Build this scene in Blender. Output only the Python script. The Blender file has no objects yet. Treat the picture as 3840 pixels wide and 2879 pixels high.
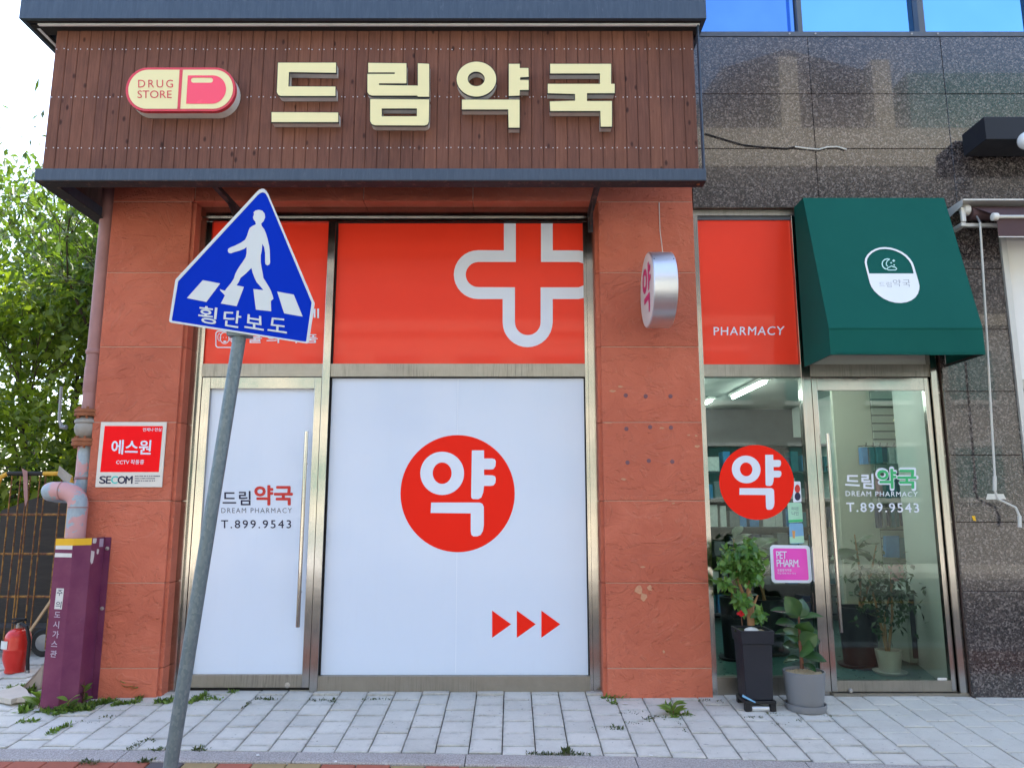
import bpy, math, random
import numpy as np
from mathutils import Vector, Matrix
from mathutils.geometry import tessellate_polygon

random.seed(7)
rng = np.random.default_rng(11)
R = math.radians
scene = bpy.context.scene
col = scene.collection

# ------------------------------------------------------------------ camera
F = 2779.0                       # focal length in photograph pixels (3840 wide)
PITCH = R(9.33)
CAM = Vector((0.0, -5.74, 1.375))
cam_d = bpy.data.cameras.new('camera')
cam = bpy.data.objects.new('camera', cam_d)
col.objects.link(cam)
cam.location = CAM
cam.rotation_euler = (R(90) + PITCH, 0, 0)
cam_d.sensor_fit = 'HORIZONTAL'
cam_d.angle = 2 * math.atan(1920 / F)
cam_d.clip_start = 0.05
cam_d.clip_end = 2000
scene.camera = cam

# ------------------------------------------------------------------ sky, sun, exposure
SUN_EL, SUN_AZ = R(55), R(22)          # azimuth from +Y, positive towards +X
world = bpy.data.worlds.new('World')
scene.world = world
world.use_nodes = True
wn = world.node_tree.nodes
wl = world.node_tree.links
wn.clear()
sky = wn.new('ShaderNodeTexSky')
sky.sky_type = 'NISHITA'
sky.sun_disc = False
sky.sun_elevation = SUN_EL
sky.sun_rotation = SUN_AZ
sky.altitude = 50
sky.air_density = 1.0
sky.dust_density = 3.0
sky.ozone_density = 1.0
bg = wn.new('ShaderNodeBackground')
bg.inputs[1].default_value = 0.15
wo = wn.new('ShaderNodeOutputWorld')
wl.new(sky.outputs[0], bg.inputs[0])
wl.new(bg.outputs[0], wo.inputs[0])
sun_d = bpy.data.lights.new('sun', 'SUN')
sun_d.energy = 3.0
sun_d.angle = R(0.53)
sun_d.color = (1.0, 0.94, 0.85)
sun = bpy.data.objects.new('sun', sun_d)
col.objects.link(sun)
sdir = Vector((math.sin(SUN_AZ) * math.cos(SUN_EL), math.cos(SUN_AZ) * math.cos(SUN_EL), math.sin(SUN_EL)))
sun.rotation_euler = sdir.to_track_quat('Z', 'Y').to_euler()
sun.location = (0, 0, 40)
scene.view_settings.view_transform = 'Standard'
scene.view_settings.look = 'None'
scene.view_settings.gamma = 1
scene.view_settings.use_curve_mapping = False
scene.view_settings.exposure = 2.4

# ------------------------------------------------------------------ photograph pixel -> place
SLOPE, GY0 = 0.086, 0.16                 # the apron falls from the shop front to the street


def gz(Y):
    return -SLOPE * (GY0 - max(min(Y, GY0), -2.6))


def ray(u, v):
    x = (u - 1920) / F
    k = (1439.5 - v) / F
    return Vector((x, math.cos(PITCH) - k * math.sin(PITCH), math.sin(PITCH) + k * math.cos(PITCH)))


def px(u, v, Y):
    d = ray(u, v)
    return CAM + d * ((Y - CAM.y) / d.y)


def pxp(u, v, p0, n):
    d = ray(u, v)
    return CAM + d * ((p0 - CAM).dot(n) / d.dot(n))


def gp(u, v):
    d = ray(u, v)                         # z = -SLOPE*(GY0-Y)
    t = (-SLOPE * (GY0 - CAM.y) - CAM.z) / (d.z - SLOPE * d.y)
    return CAM + d * t


CR = {'A': (0, 0, .5877), 'B': (1000, 100, .7414), 'C': (2540, 0, .5877), 'D': (0, 640, .5789), 'E': (600, 680, .4342),
      'F': (1200, 720, .6781), 'G': (2600, 720, .5606), 'H': (0, 1500, .4222), 'I': (0, 2100, .4697), 'J': (640, 1350, .4524),
      'K': (600, 2000, .5303), 'L': (1200, 1400, .7237), 'M': (2200, 1350, .8148), 'N': (2600, 1350, .4523), 'O': (2600, 1950, .4826),
      'Q': (3000, 1350, .3919), 'R': (3000, 1900, .4824), 'S': (3440, 700, .4825), 'T': (3440, 1400, .7843), 'U': (420, 200, .217),
      'V': (3100, 900, .1808), 'W': (3120, 1720, .1627), 'X': (2860, 1980, .1568), 'Y': (0, 2000, .3618), 'Z': (180, 1480, .3619),
      'BS': (2380, 900, .2171), 'AW': (3560, 380, .3135), 'T1': (0, 2550, .434), 'T2': (960, 2550, .434), 'T3': (1920, 2550, .434), 'T4': (2880, 2550, .434)}


def c(k, x, y):
    a, b, s = CR[k]
    return (a + x * s, b + y * s)


def cl(k, pts):
    return [c(k, x, y) for x, y in pts]


# ------------------------------------------------------------------ objects
ORIGIN = {}


class MB:
    def __init__(s):
        s.v, s.f = [], []

    def add(s, vs, fs):
        o = len(s.v)
        s.v += [Vector(p) for p in vs]
        s.f += [tuple(i + o for i in f) for f in fs]
        return s

    def box(s, x0, x1, y0, y1, z0, z1):
        vs = [(x, y, z) for z in (z0, z1) for y in (y0, y1) for x in (x0, x1)]
        return s.add(vs, [(0, 2, 3, 1), (4, 5, 7, 6), (0, 1, 5, 4), (2, 6, 7, 3), (0, 4, 6, 2), (1, 3, 7, 5)])

    def cbox(s, x0, x1, y0, y1, z0, z1, b):
        """box with its front (-Y) edges chamfered by b"""
        vs = [(x0, y1, z0), (x1, y1, z0), (x1, y1, z1), (x0, y1, z1), (x0, y0 + b, z0), (x1, y0 + b, z0), (x1, y0 + b, z1), (x0, y0 + b, z1),
              (x0 + b, y0, z0 + b), (x1 - b, y0, z0 + b), (x1 - b, y0, z1 - b), (x0 + b, y0, z1 - b)]
        return s.add(vs, [(0, 3, 2, 1), (0, 1, 5, 4), (1, 2, 6, 5), (2, 3, 7, 6), (3, 0, 4, 7), (4, 5, 9, 8), (5, 6, 10, 9), (6, 7, 11, 10), (7, 4, 8, 11), (8, 9, 10, 11)])

    def hexa(s, p):
        """8 points: bottom 4 then top 4, counter clockwise"""
        return s.add(p, [(0, 3, 2, 1), (4, 5, 6, 7), (0, 1, 5, 4), (1, 2, 6, 5), (2, 3, 7, 6), (3, 0, 4, 7)])

    def prism(s, loops, off):
        """loops of 3D points in one plane (holes allowed), extruded by vector off"""
        loops = [[Vector(p) for p in l] for l in loops]
        tri = tessellate_polygon(loops)
        fl = [p for l in loops for p in l]
        off = Vector(off)
        n = len(fl)
        fs = []
        for a, b, d in tri:
            nn = (fl[b] - fl[a]).cross(fl[d] - fl[a])
            if nn.length < 1e-12:
                continue
            if nn.dot(off) > 0:
                a, d = d, a
            fs.append((a, b, d))
            if off.length > 0:
                fs.append((d + n, b + n, a + n))
        vs = fl + ([p + off for p in fl] if off.length > 0 else [])
        if off.length > 0:
            o = 0
            for l in loops:
                k = len(l)
                for i in range(k):
                    j = (i + 1) % k
                    fs.append((o + i, o + j, o + j + n, o + i + n))
                o += k
        return s.add(vs, fs)

    def tube(s, pts, r, n=10, cap=True, closed=False):
        pts = [Vector(p) for p in pts]
        rs = r if isinstance(r, (list, tuple)) else [r] * len(pts)
        t0 = (pts[1] - pts[0]).normalized()
        up = Vector((0, 0, 1)) if abs(t0.z) < .9 else Vector((0, 1, 0))
        nrm = t0.cross(up).normalized()
        rings = []
        for i, p in enumerate(pts):
            if i == 0:
                t = t0
            elif i == len(pts) - 1:
                t = (pts[i] - pts[i - 1]).normalized()
            else:
                t = ((pts[i] - pts[i - 1]).normalized() + (pts[i + 1] - pts[i]).normalized()).normalized()
            nrm = (nrm - t * nrm.dot(t)).normalized()
            b = t.cross(nrm)
            rings.append([p + (nrm * math.cos(2 * math.pi * k / n) + b * math.sin(2 * math.pi * k / n)) * rs[i] for k in range(n)])
        vs = [q for g in rings for q in g]
        fs = []
        for i in range(len(pts) - 1):
            for k in range(n):
                fs.append((i * n + k, i * n + (k + 1) % n, (i + 1) * n + (k + 1) % n, (i + 1) * n + k))
        if cap:
            fs.append(tuple(range(n - 1, -1, -1)))
            fs.append(tuple(range((len(pts) - 1) * n, len(pts) * n)))
        return s.add(vs, fs)

    def lathe(s, prof, centre, n=24, axis='Z'):
        """prof: (radius, along-axis)"""
        cx, cy, cz = centre
        vs = []
        for r, h in prof:
            for k in range(n):
                a = 2 * math.pi * k / n
                if axis == 'Z':
                    vs.append((cx + r * math.cos(a), cy + r * math.sin(a), cz + h))
                elif axis == 'X':
                    vs.append((cx + h, cy + r * math.cos(a), cz + r * math.sin(a)))
                else:
                    vs.append((cx + r * math.sin(a), cy + h, cz + r * math.cos(a)))
        fs = []
        m = len(prof)
        for i in range(m - 1):
            for k in range(n):
                fs.append((i * n + k, i * n + (k + 1) % n, (i + 1) * n + (k + 1) % n, (i + 1) * n + k))
        if prof[0][0] > 1e-5:
            fs.append(tuple(range(n - 1, -1, -1)))
        if prof[-1][0] > 1e-5:
            fs.append(tuple(range((m - 1) * n, m * n)))
        return s.add(vs, fs)

    def ball(s, ce, rx, ry, rz, n=12, m=8, jit=0, rnd=None):
        ce = Vector(ce)
        vs = []
        rnd = rnd or random
        for i in range(m + 1):
            th = math.pi * i / m
            for k in range(n):
                ph = 2 * math.pi * k / n
                q = 1 + (rnd.uniform(-jit, jit) if jit else 0)
                vs.append(ce + Vector((rx * math.sin(th) * math.cos(ph), ry * math.sin(th) * math.sin(ph), rz * math.cos(th))) * q)
        fs = []
        for i in range(m):
            for k in range(n):
                fs.append((i * n + k, (i + 1) * n + k, (i + 1) * n + (k + 1) % n, i * n + (k + 1) % n))
        return s.add(vs, fs)


def set_props(o, label=None, cat=None, group=None, kind=None):
    if label:
        o['label'] = label
    if cat:
        o['category'] = cat
    if group:
        o['group'] = group
    if kind:
        o['kind'] = kind
    return o


def thing(name, label, cat, loc, group=None):
    o = bpy.data.objects.new(name, None)
    col.objects.link(o)
    o.location = loc
    o.empty_display_size = .1
    ORIGIN[o] = Vector(loc)
    return set_props(o, label, cat, group)


def build(name, mb, mat, parent=None, smooth=False, bevel=0, label=None, kind=None, cat=None, group=None, origin=None, recalc=True):
    vs = mb.v
    if parent is not None:
        org = ORIGIN[parent]
    elif origin is not None:
        org = Vector(origin)
    else:
        xs = [p.x for p in vs]; ys = [p.y for p in vs]; zs = [p.z for p in vs]
        org = Vector(((min(xs) + max(xs)) / 2, (min(ys) + max(ys)) / 2, min(zs)))
    me = bpy.data.meshes.new(name)
    me.from_pydata([p - org for p in vs], [], mb.f)
    if recalc:
        import bmesh
        bm = bmesh.new()
        bm.from_mesh(me)
        bmesh.ops.recalc_face_normals(bm, faces=bm.faces)
        bm.to_mesh(me)
        bm.free()
    me.materials.append(mat)
    o = bpy.data.objects.new(name, me)
    col.objects.link(o)
    if parent is not None:
        o.parent = parent
    else:
        o.location = org
    ORIGIN[o] = org
    if smooth:
        me.polygons.foreach_set('use_smooth', [True] * len(me.polygons))
        try:
            me.set_sharp_from_angle(angle=R(38))
        except Exception:
            pass
    if bevel:
        m = o.modifiers.new('bevel', 'BEVEL')
        m.width = bevel
        m.segments = 2
        m.limit_method = 'ANGLE'
        m.angle_limit = R(40)
    return set_props(o, label, cat, group, kind)


def inst(src, name, parent, loc, rz=0):
    """a copy of a mesh object that shares its mesh; loc in world"""
    o = src.copy()
    o.name = name
    col.objects.link(o)
    o.parent = parent
    o.location = Vector(loc) - ORIGIN[parent]
    o.rotation_euler = (0, 0, rz)
    return o


def grown(loop, d):
    """offset a loop in the XZ plane outwards (outer loop) by d; holes are passed with -d"""
    k = len(loop)
    ar = sum(loop[i].x * loop[(i + 1) % k].z - loop[(i + 1) % k].x * loop[i].z for i in range(k))
    s = 1 if ar > 0 else -1
    o = []
    for i in range(k):
        a, p, b = loop[i - 1], loop[i], loop[(i + 1) % k]
        n1 = Vector(((p - a).z, 0, -(p - a).x)); n2 = Vector(((b - p).z, 0, -(b - p).x))
        if n1.length < 1e-9 or n2.length < 1e-9:
            o.append(p.copy()); continue
        n1.normalize(); n2.normalize()
        n = (n1 + n2)
        n = n / max(.4, n.length_squared / 2 if n.length_squared > 0 else 1)
        o.append(p + n * (d * s))
    return o


# flat print -----------------------------------------------------------------
def plate(loops_px, Y, thick=0.0):
    """pixel loops -> flat (or thin) mesh on the plane at Y, thickness towards the wall"""
    return MB().prism([[px(u, v, Y) for u, v in l] for l in loops_px], (0, thick, 0))


def plate_on(loops_px, p0, n, thick=0.0):
    return MB().prism([[pxp(u, v, p0, n) for u, v in l] for l in loops_px], -n * thick if thick else (0, 0, 0))


def ellipse(cx, cy, rx, ry, n=48, a0=0, a1=360):
    k = n if a1 - a0 < 360 else n - 1
    return [(cx + rx * math.cos(R(a0 + (a1 - a0) * i / (n if a1 - a0 >= 360 else n - 1))), cy + ry * math.sin(R(a0 + (a1 - a0) * i / (n if a1 - a0 >= 360 else n - 1)))) for i in range(n)]


def rrect(x0, y0, x1, y1, r, n=6):
    o = []
    for cx, cy, a in ((x1 - r, y0 + r, -90), (x1 - r, y1 - r, 0), (x0 + r, y1 - r, 90), (x0 + r, y0 + r, 180)):
        o += [(cx + r * math.cos(R(a + 90 * i / n)), cy + r * math.sin(R(a + 90 * i / n))) for i in range(n + 1)]
    return o


def warp(pts, q):
    """unit square (0,0 top-left) -> quad q (TL,TR,BR,BL)"""
    o = []
    for s, t in pts:
        a = (q[0][0] + (q[1][0] - q[0][0]) * s, q[0][1] + (q[1][1] - q[0][1]) * s)
        b = (q[3][0] + (q[2][0] - q[3][0]) * s, q[3][1] + (q[2][1] - q[3][1]) * s)
        o.append((a[0] + (b[0] - a[0]) * t, a[1] + (b[1] - a[1]) * t))
    return o


_tc = {}


def glyphs(s, bold=0.0, spacing=1.0, res=3):
    """text -> (unit-square verts, faces); s=0..1 across, t=0..1 down"""
    key = (s, bold, spacing)
    if key in _tc:
        return _tc[key]
    cu = bpy.data.curves.new('t', 'FONT')
    cu.body = s
    cu.offset = bold
    cu.space_character = spacing
    cu.resolution_u = res
    ob = bpy.data.objects.new('t', cu)
    col.objects.link(ob)
    me = bpy.data.meshes.new_from_object(ob.evaluated_get(bpy.context.evaluated_depsgraph_get()))
    vs = [(p.co.x, p.co.y) for p in me.vertices]
    fs = [tuple(p.vertices) for p in me.polygons]
    bpy.data.objects.remove(ob)
    bpy.data.curves.remove(cu)
    bpy.data.meshes.remove(me)
    x0 = min(p[0] for p in vs); x1 = max(p[0] for p in vs); y0 = min(p[1] for p in vs); y1 = max(p[1] for p in vs)
    _tc[key] = ([((x - x0) / (x1 - x0), (y1 - y) / (y1 - y0)) for x, y in vs], fs)
    return _tc[key]


def text_mb(s, quad, proj, bold=0.0, spacing=1.0, mb=None):
    """quad: 4 pixel corners or (x0,y0,x1,y1); proj: (u,v)->3D"""
    if len(quad) == 4 and not isinstance(quad[0], (tuple, list)):
        x0, y0, x1, y1 = quad
        quad = [(x0, y0), (x1, y0), (x1, y1), (x0, y1)]
    vs, fs = glyphs(s, min(bold, 0.0), spacing)
    mb = mb or MB()
    w = math.hypot(quad[1][0] - quad[0][0], quad[1][1] - quad[0][1]) / max(1, len(s))
    b = max(0.0, bold) * w * .8
    shifts = [(0, 0)] if b == 0 else [(b * x, b * y) for x, y in ((0, 0), (1, 0), (-1, 0), (0, 1), (0, -1), (.7, .7), (-.7, .7), (.7, -.7), (-.7, -.7))]
    for i, (du, dv) in enumerate(shifts):
        ps = [proj(u + du, v + dv) for u, v in warp(vs, quad)]
        mb.add([p + (CAM - p).normalized() * (.00012 * i) for p in ps], fs)
    return mb


def crect(k, x0, y0, x1, y1):
    a = c(k, x0, y0); b = c(k, x1, y1)
    return (a[0], a[1], b[0], b[1])
# ------------------------------------------------------------------ materials
class NT:
    def __init__(s, name):
        s.m = bpy.data.materials.new(name)
        s.m.use_nodes = True
        s.n = s.m.node_tree.nodes
        s.l = s.m.node_tree.links
        s.b = s.n['Principled BSDF']
        s.out = s.n['Material Output']
        s._pos = None

    def new(s, t, **kw):
        nd = s.n.new('ShaderNode' + t)
        for k, v in kw.items():
            setattr(nd, k, v)
        return nd

    def pos(s):
        if s._pos is None:
            s._pos = s.new('NewGeometry').outputs['Position']
        return s._pos

    def rnd(s):
        return s.new('ObjectInfo').outputs['Random']

    def scale(s, v, sc):
        n = s.new('VectorMath', operation='MULTIPLY')
        s.l.new(v, n.inputs[0]); n.inputs[1].default_value = sc
        return n.outputs[0]

    def noise(s, scale=5, detail=4, rough=.6, vec=None, dist=0, out='Fac'):
        n = s.new('TexNoise')
        n.inputs['Scale'].default_value = scale; n.inputs['Detail'].default_value = detail
        n.inputs['Roughness'].default_value = rough; n.inputs['Distortion'].default_value = dist
        s.l.new(vec or s.pos(), n.inputs['Vector'])
        return n.outputs[out]

    def voro(s, scale=5, vec=None, feature='F1', out='Color', rand=1.0):
        n = s.new('TexVoronoi', feature=feature)
        n.inputs['Scale'].default_value = scale
        n.inputs['Randomness'].default_value = rand
        s.l.new(vec or s.pos(), n.inputs['Vector'])
        return n.outputs[out]

    def ramp(s, fac, stops, interp='LINEAR'):
        n = s.new('ValToRGB')
        n.color_ramp.interpolation = interp
        e = n.color_ramp.elements
        while len(e) < len(stops):
            e.new(.5)
        for i, (p, cc) in enumerate(stops):
            e[i].position = p
            e[i].color = (cc, cc, cc, 1) if isinstance(cc, (int, float)) else (*cc, 1)
        s.l.new(fac, n.inputs[0])
        return n.outputs[0]

    def mix(s, fac, a, b, mode='MIX'):
        n = s.new('MixRGB', blend_type=mode)
        for i, v in ((0, fac), (1, a), (2, b)):
            if isinstance(v, (int, float)):
                n.inputs[i].default_value = v if i == 0 else (v, v, v, 1)
            elif isinstance(v, tuple):
                n.inputs[i].default_value = (*v, 1)
            else:
                s.l.new(v, n.inputs[i])
        return n.outputs[0]

    def math(s, op, a, b=0.0):
        n = s.new('Math', operation=op)
        for i, v in ((0, a), (1, b)):
            if isinstance(v, (int, float)):
                n.inputs[i].default_value = v
            else:
                s.l.new(v, n.inputs[i])
        return n.outputs[0]

    def bump(s, h, strength=.3, dist=.01, prev=None):
        n = s.new('Bump')
        n.inputs['Strength'].default_value = strength; n.inputs['Distance'].default_value = dist
        s.l.new(h, n.inputs['Height'])
        if prev:
            s.l.new(prev, n.inputs['Normal'])
        return n.outputs[0]

    def set(s, **kw):
        for k, v in kw.items():
            k = {'color': 'Base Color', 'rough': 'Roughness', 'metal': 'Metallic', 'normal': 'Normal', 'coat': 'Coat Weight', 'coat_rough': 'Coat Roughness',
                 'spec': 'Specular IOR Level', 'trans': 'Transmission Weight', 'alpha': 'Alpha', 'emit': 'Emission Color', 'estr': 'Emission Strength', 'ior': 'IOR'}[k]
            i = s.b.inputs[k]
            if isinstance(v, tuple):
                i.default_value = (*v, 1)
            elif isinstance(v, (int, float)):
                i.default_value = v
            else:
                s.l.new(v, i)
        return s.m


def plain(name, colr, rough=.5, var=.12, nscale=6, metal=0, coat=0, spec=.25, bump=0, bscale=200, coat_rough=.05):
    t = NT(name)
    a = tuple(x * (1 - var) for x in colr); b = tuple(min(1, x * (1 + var)) for x in colr)
    cc = t.mix(t.noise(nscale, 5, .65), a, b)
    t.set(color=cc, rough=rough, metal=metal, coat=coat, spec=spec, coat_rough=coat_rough)
    t.set(rough=t.math('ADD', t.math('MULTIPLY', t.noise(nscale * 2.3, 4), .2), max(0.0, rough - .1)))
    if bump:
        t.set(normal=t.bump(t.noise(bscale, 3), bump, .002))
    return t.m


M = {}


def stone(name, dark, lite):
    t = NT(name)
    n1 = t.noise(2.2, 3, .55, dist=1.2)
    n2 = t.noise(9, 6, .65)
    n3 = t.noise(70, 4, .7)
    # terraced cleft layers
    v = t.scale(t.pos(), (1, 1, 1.7))
    terr = t.noise(1.9, 5, .6, vec=v, dist=.9)
    steps = t.ramp(terr, [(.30, 0.0), (.34, .18), (.43, .2), (.45, .42), (.55, .44), (.565, .66), (.66, .68), (.69, 1.0)])
    base = t.mix(t.ramp(n1, [(.3, 0.0), (.7, 1.0)]), dark, lite)
    base = t.mix(t.math('MULTIPLY', n2, .25), base, tuple(x * .7 for x in dark))
    rv = t.rnd()
    base = t.mix(.22, base, t.ramp(rv, [(0, tuple(x * .8 for x in dark)), (1, tuple(min(1, x * 1.25) for x in lite))]))
    chip = t.ramp(t.noise(13, 5, .75, dist=.4), [(.69, 0.0), (.70, 1.0)])
    base = t.mix(t.math('MULTIPLY', chip, .8), base, (.50, .29, .17))
    line = t.ramp(terr, [(.436, 0.0), (.44, 1.0), (.447, 0.0), (.555, 0.0), (.56, 1.0), (.566, 0.0)])
    base = t.mix(t.math('MULTIPLY', line, .22), base, (.62, .32, .22))
    nb = t.bump(steps, 1.0, .018)
    nb = t.bump(t.noise(5, 8, .74, dist=.8), .75, .035, nb)
    nb = t.bump(t.noise(26, 6, .7), .3, .006, nb)
    nb = t.bump(n3, .18, .002, nb)
    return t.set(color=base, rough=.7, normal=nb, spec=.12)


M['stone'] = stone('red_sandstone', (.465, .124, .074), (.585, .172, .105))
M['grout'] = plain('stone_grout', (.50, .31, .24), .9, .25, 30)
M['steel'] = None


def steel(name, colr, rough, vert=True, smudge=.5):
    t = NT(name)
    v = t.scale(t.pos(), (90, 90, 1.2) if vert else (1.2, 90, 90))
    br = t.noise(3, 4, .6, vec=v)
    big = t.noise(3.5, 3, .5)
    cc = t.mix(t.math('MULTIPLY', t.noise(7, 6, .7), smudge), colr, tuple(x * .55 for x in colr))
    stx = t.ramp(t.noise(2.4, 5, .7, vec=t.scale(t.pos(), (38, 38, 1.6))), [(.48, 0.0), (.72, 1.0)])
    pat = t.ramp(t.noise(1.4, 3, .5), [(.45, 0.0), (.62, 1.0)])
    cc = t.mix(t.math('MULTIPLY', t.math('MULTIPLY', stx, pat), smudge), cc, tuple(x * .3 for x in colr))
    rr = t.math('ADD', rough - .06, t.math('MULTIPLY', t.noise(5, 6, .7), .16))
    nb = t.bump(br, .05, .002)
    nb = t.bump(big, .25, .004, nb)
    return t.set(color=cc, rough=rr, metal=1.0, normal=nb)


M['steel'] = steel('stainless_steel', (.50, .48, .45), .13)
M['steel_dull'] = steel('dull_stainless_steel', (.36, .345, .315), .36, False, .8)
M['steel_bar'] = steel('polished_steel_tube', (.50, .48, .45), .10, True, .2)

# granite -------------------------------------------------------------------
t = NT('polished_granite')
wv = t.mix(.012, t.pos(), t.noise(40, 2, .6, out='Color'))
v1 = t.voro(92, vec=wv)
sep = t.new('SeparateColor'); t.l.new(v1, sep.inputs[0])
sp = t.ramp(sep.outputs[0], [(0, (.006, .006, .007)), (.38, (.014, .013, .015)), (.52, (.032, .028, .028)), (.68, (.095, .085, .082)), (.84, (.18, .155, .148)), (1, (.30, .265, .25))])
v2 = t.voro(150)
sep2 = t.new('SeparateColor'); t.l.new(v2, sep2.inputs[0])
sp = t.mix(.4, sp, t.ramp(sep2.outputs[1], [(0, (.006, .006, .007)), (.5, (.04, .034, .034)), (1, (.17, .13, .115))]))
sp = t.mix(.2, sp, t.ramp(t.rnd(), [(0, (.015, .014, .015)), (1, (.06, .05, .05))]))
M['granite'] = t.set(color=sp, rough=.14, spec=.5, coat=.55, coat_rough=.015, normal=t.bump(t.noise(1.1, 2), .05, .01))

# stained planks ---------------------------------------------------------------
t = NT('stained_plank')
rv = t.rnd()
off = t.new('CombineXYZ'); t.l.new(t.math('MULTIPLY', rv, 37.0), off.inputs[0]); t.l.new(t.math('MULTIPLY', rv, 91.0), off.inputs[2])
va = t.new('VectorMath', operation='ADD'); t.l.new(t.pos(), va.inputs[0]); t.l.new(off.outputs[0], va.inputs[1])
gv = t.scale(va.outputs[0], (28, 28, 1.6))
grain = t.noise(2.2, 6, .65, vec=gv, dist=.8)
base = t.mix(t.ramp(grain, [(.3, 0.0), (.72, 1.0)]), (.11, .046, .033), (.215, .096, .066))
base = t.mix(.22, base, t.ramp(rv, [(0, (.10, .046, .038)), (.5, (.17, .080, .060)), (1, (.25, .105, .062))]))
kv = t.scale(va.outputs[0], (11, 11, 5.5))
kn = t.voro(1.0, vec=kv, out='Distance')
knot = t.ramp(kn, [(.05, 1.0), (.11, .6), (.15, 0.0)])
base = t.mix(t.math('MULTIPLY', knot, .85), base, (.022, .010, .009))
wear = t.ramp(t.noise(5, 5, .7, vec=t.scale(va.outputs[0], (1, 1, .5))), [(.62, 0.0), (.72, 1.0)])
base = t.mix(t.math('MULTIPLY', wear, .35), base, (.16, .10, .08))
nb = t.bump(grain, .35, .003)
base = t.mix(t.math('MULTIPLY', t.ramp(t.noise(1.6, 5, .7, vec=t.scale(t.pos(), (1, 1, .6))), [(.45, 0.0), (.72, 1.0)]), .45), base, (.052, .027, .024))
M['plank'] = t.set(color=base, rough=.6, normal=nb, spec=.12)

# coated steel of the sign box ------------------------------------------------------
t = NT('navy_coated_steel')
st = t.noise(3, 5, .7, vec=t.scale(t.pos(), (14, 14, 1.5)))
cc = t.mix(t.ramp(st, [(.4, 0.0), (.8, 1.0)]), (.030, .050, .082), (.055, .080, .118))
cc = t.mix(t.math('MULTIPLY', t.ramp(t.noise(9, 6, .75, vec=t.scale(t.pos(), (2, 2, .6))), [(.6, 0.0), (.75, 1.0)]), .5), cc, (.12, .15, .19))
M['navy'] = t.set(color=cc, rough=.42, spec=.45)
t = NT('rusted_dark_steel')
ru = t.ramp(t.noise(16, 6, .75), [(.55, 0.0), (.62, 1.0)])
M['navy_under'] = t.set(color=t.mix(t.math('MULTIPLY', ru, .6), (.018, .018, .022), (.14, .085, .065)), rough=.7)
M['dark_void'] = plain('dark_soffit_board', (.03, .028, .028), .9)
M['led'] = plain('led_diffuser_strip', (.80, .82, .85), .35, .2, 8)  # near-white colour stands for light reflected in the aluminium LED groove

M['cream_face'] = plain('cream_acrylic', (.75, .675, .365), .4, .03, 3)
M['white_return'] = plain('off_white_return', (.70, .69, .64), .55, .18, 12)
M['black_trim'] = plain('black_trim', (.02, .02, .022), .45)
M['sign_red'] = plain('red_acrylic', (.62, .055, .075), .3, .05, 3, coat=.2)
M['sign_coral'] = plain('coral_acrylic', (.86, .075, .125), .25, .05, 3, coat=.25)
t = NT('white_vinyl_film')
wc = t.mix(t.noise(1.1, 4, .6), (.58, .665, .80), (.62, .70, .825))
wc = t.mix(t.math('MULTIPLY', t.ramp(t.noise(2.0, 5, .7, vec=t.scale(t.pos(), (16, 16, .8))), [(.55, 0.0), (.8, 1.0)]), .10), wc, (.50, .55, .62))
M['white_film'] = t.set(color=wc, rough=t.math('ADD', .26, t.math('MULTIPLY', t.noise(3, 6, .7), .2)), coat=.2, coat_rough=.06, normal=t.bump(t.noise(1.3, 3), .05, .01))
t = NT('red_vinyl_film')
rc_f = t.mix(t.noise(.9, 4, .6), (.82, .036, .013), (.90, .055, .022))
M['red_film'] = t.set(color=rc_f, rough=t.math('ADD', .28, t.math('MULTIPLY', t.noise(3, 6, .7), .2)), spec=.2, coat=.32, coat_rough=.05, normal=t.bump(t.noise(1.2, 3), .07, .01))
M['red_print'] = plain('red_print', (.84, .020, .008), .5, .03, 3, spec=.1)
M['white_print'] = plain('white_print', (.68, .74, .84), .4, .02, 3)
M['navy_print'] = plain('navy_print', (.02, .022, .06), .45, .05)
M['grey_print'] = plain('grey_print', (.12, .13, .17), .5, .05)
M['red_letter'] = plain('brick_red_print', (.55, .04, .035), .45, .03)
M['green_print'] = plain('green_print', (.05, .45, .17), .45, .03)
M['seam'] = plain('film_seam', (.72, .78, .88), .3, .02)
M['rubber'] = plain('black_gasket', (.012, .012, .013), .6)

t = NT('window_glass')
tr = t.new('BsdfTransparent'); tr.inputs[0].default_value = (.80, .89, .86, 1)
gl = t.new('BsdfGlossy'); gl.inputs['Roughness'].default_value = .005; gl.inputs[0].default_value = (.95, 1, 1, 1)
fr = t.new('Fresnel'); fr.inputs[0].default_value = 1.40
wob = t.bump(t.noise(1.6, 2), .04, .01)
t.l.new(wob, gl.inputs['Normal'])
mx = t.new('MixShader'); t.l.new(fr.outputs[0], mx.inputs[0]); t.l.new(tr.outputs[0], mx.inputs[1]); t.l.new(gl.outputs[0], mx.inputs[2])
t.l.new(mx.outputs[0], t.out.inputs[0])
M['glass'] = t.m
t = NT('blue_mirror_glass')
M['blue_glass'] = t.set(color=t.mix(t.noise(1.3, 3), (.17, .40, .70), (.23, .50, .80)), metal=1.0, rough=.03, normal=t.bump(t.noise(1.5, 2), .06, .01))
t = NT('deep_blue_mirror_glass')
M['blue_glass2'] = t.set(color=t.mix(t.noise(2.2, 3), (.11, .24, .52), (.17, .34, .64)), metal=1.0, rough=.05, normal=t.bump(t.noise(1.5, 2), .08, .01))
M['win_frame'] = plain('grey_window_frame', (.10, .115, .14), .45, .1)

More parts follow.
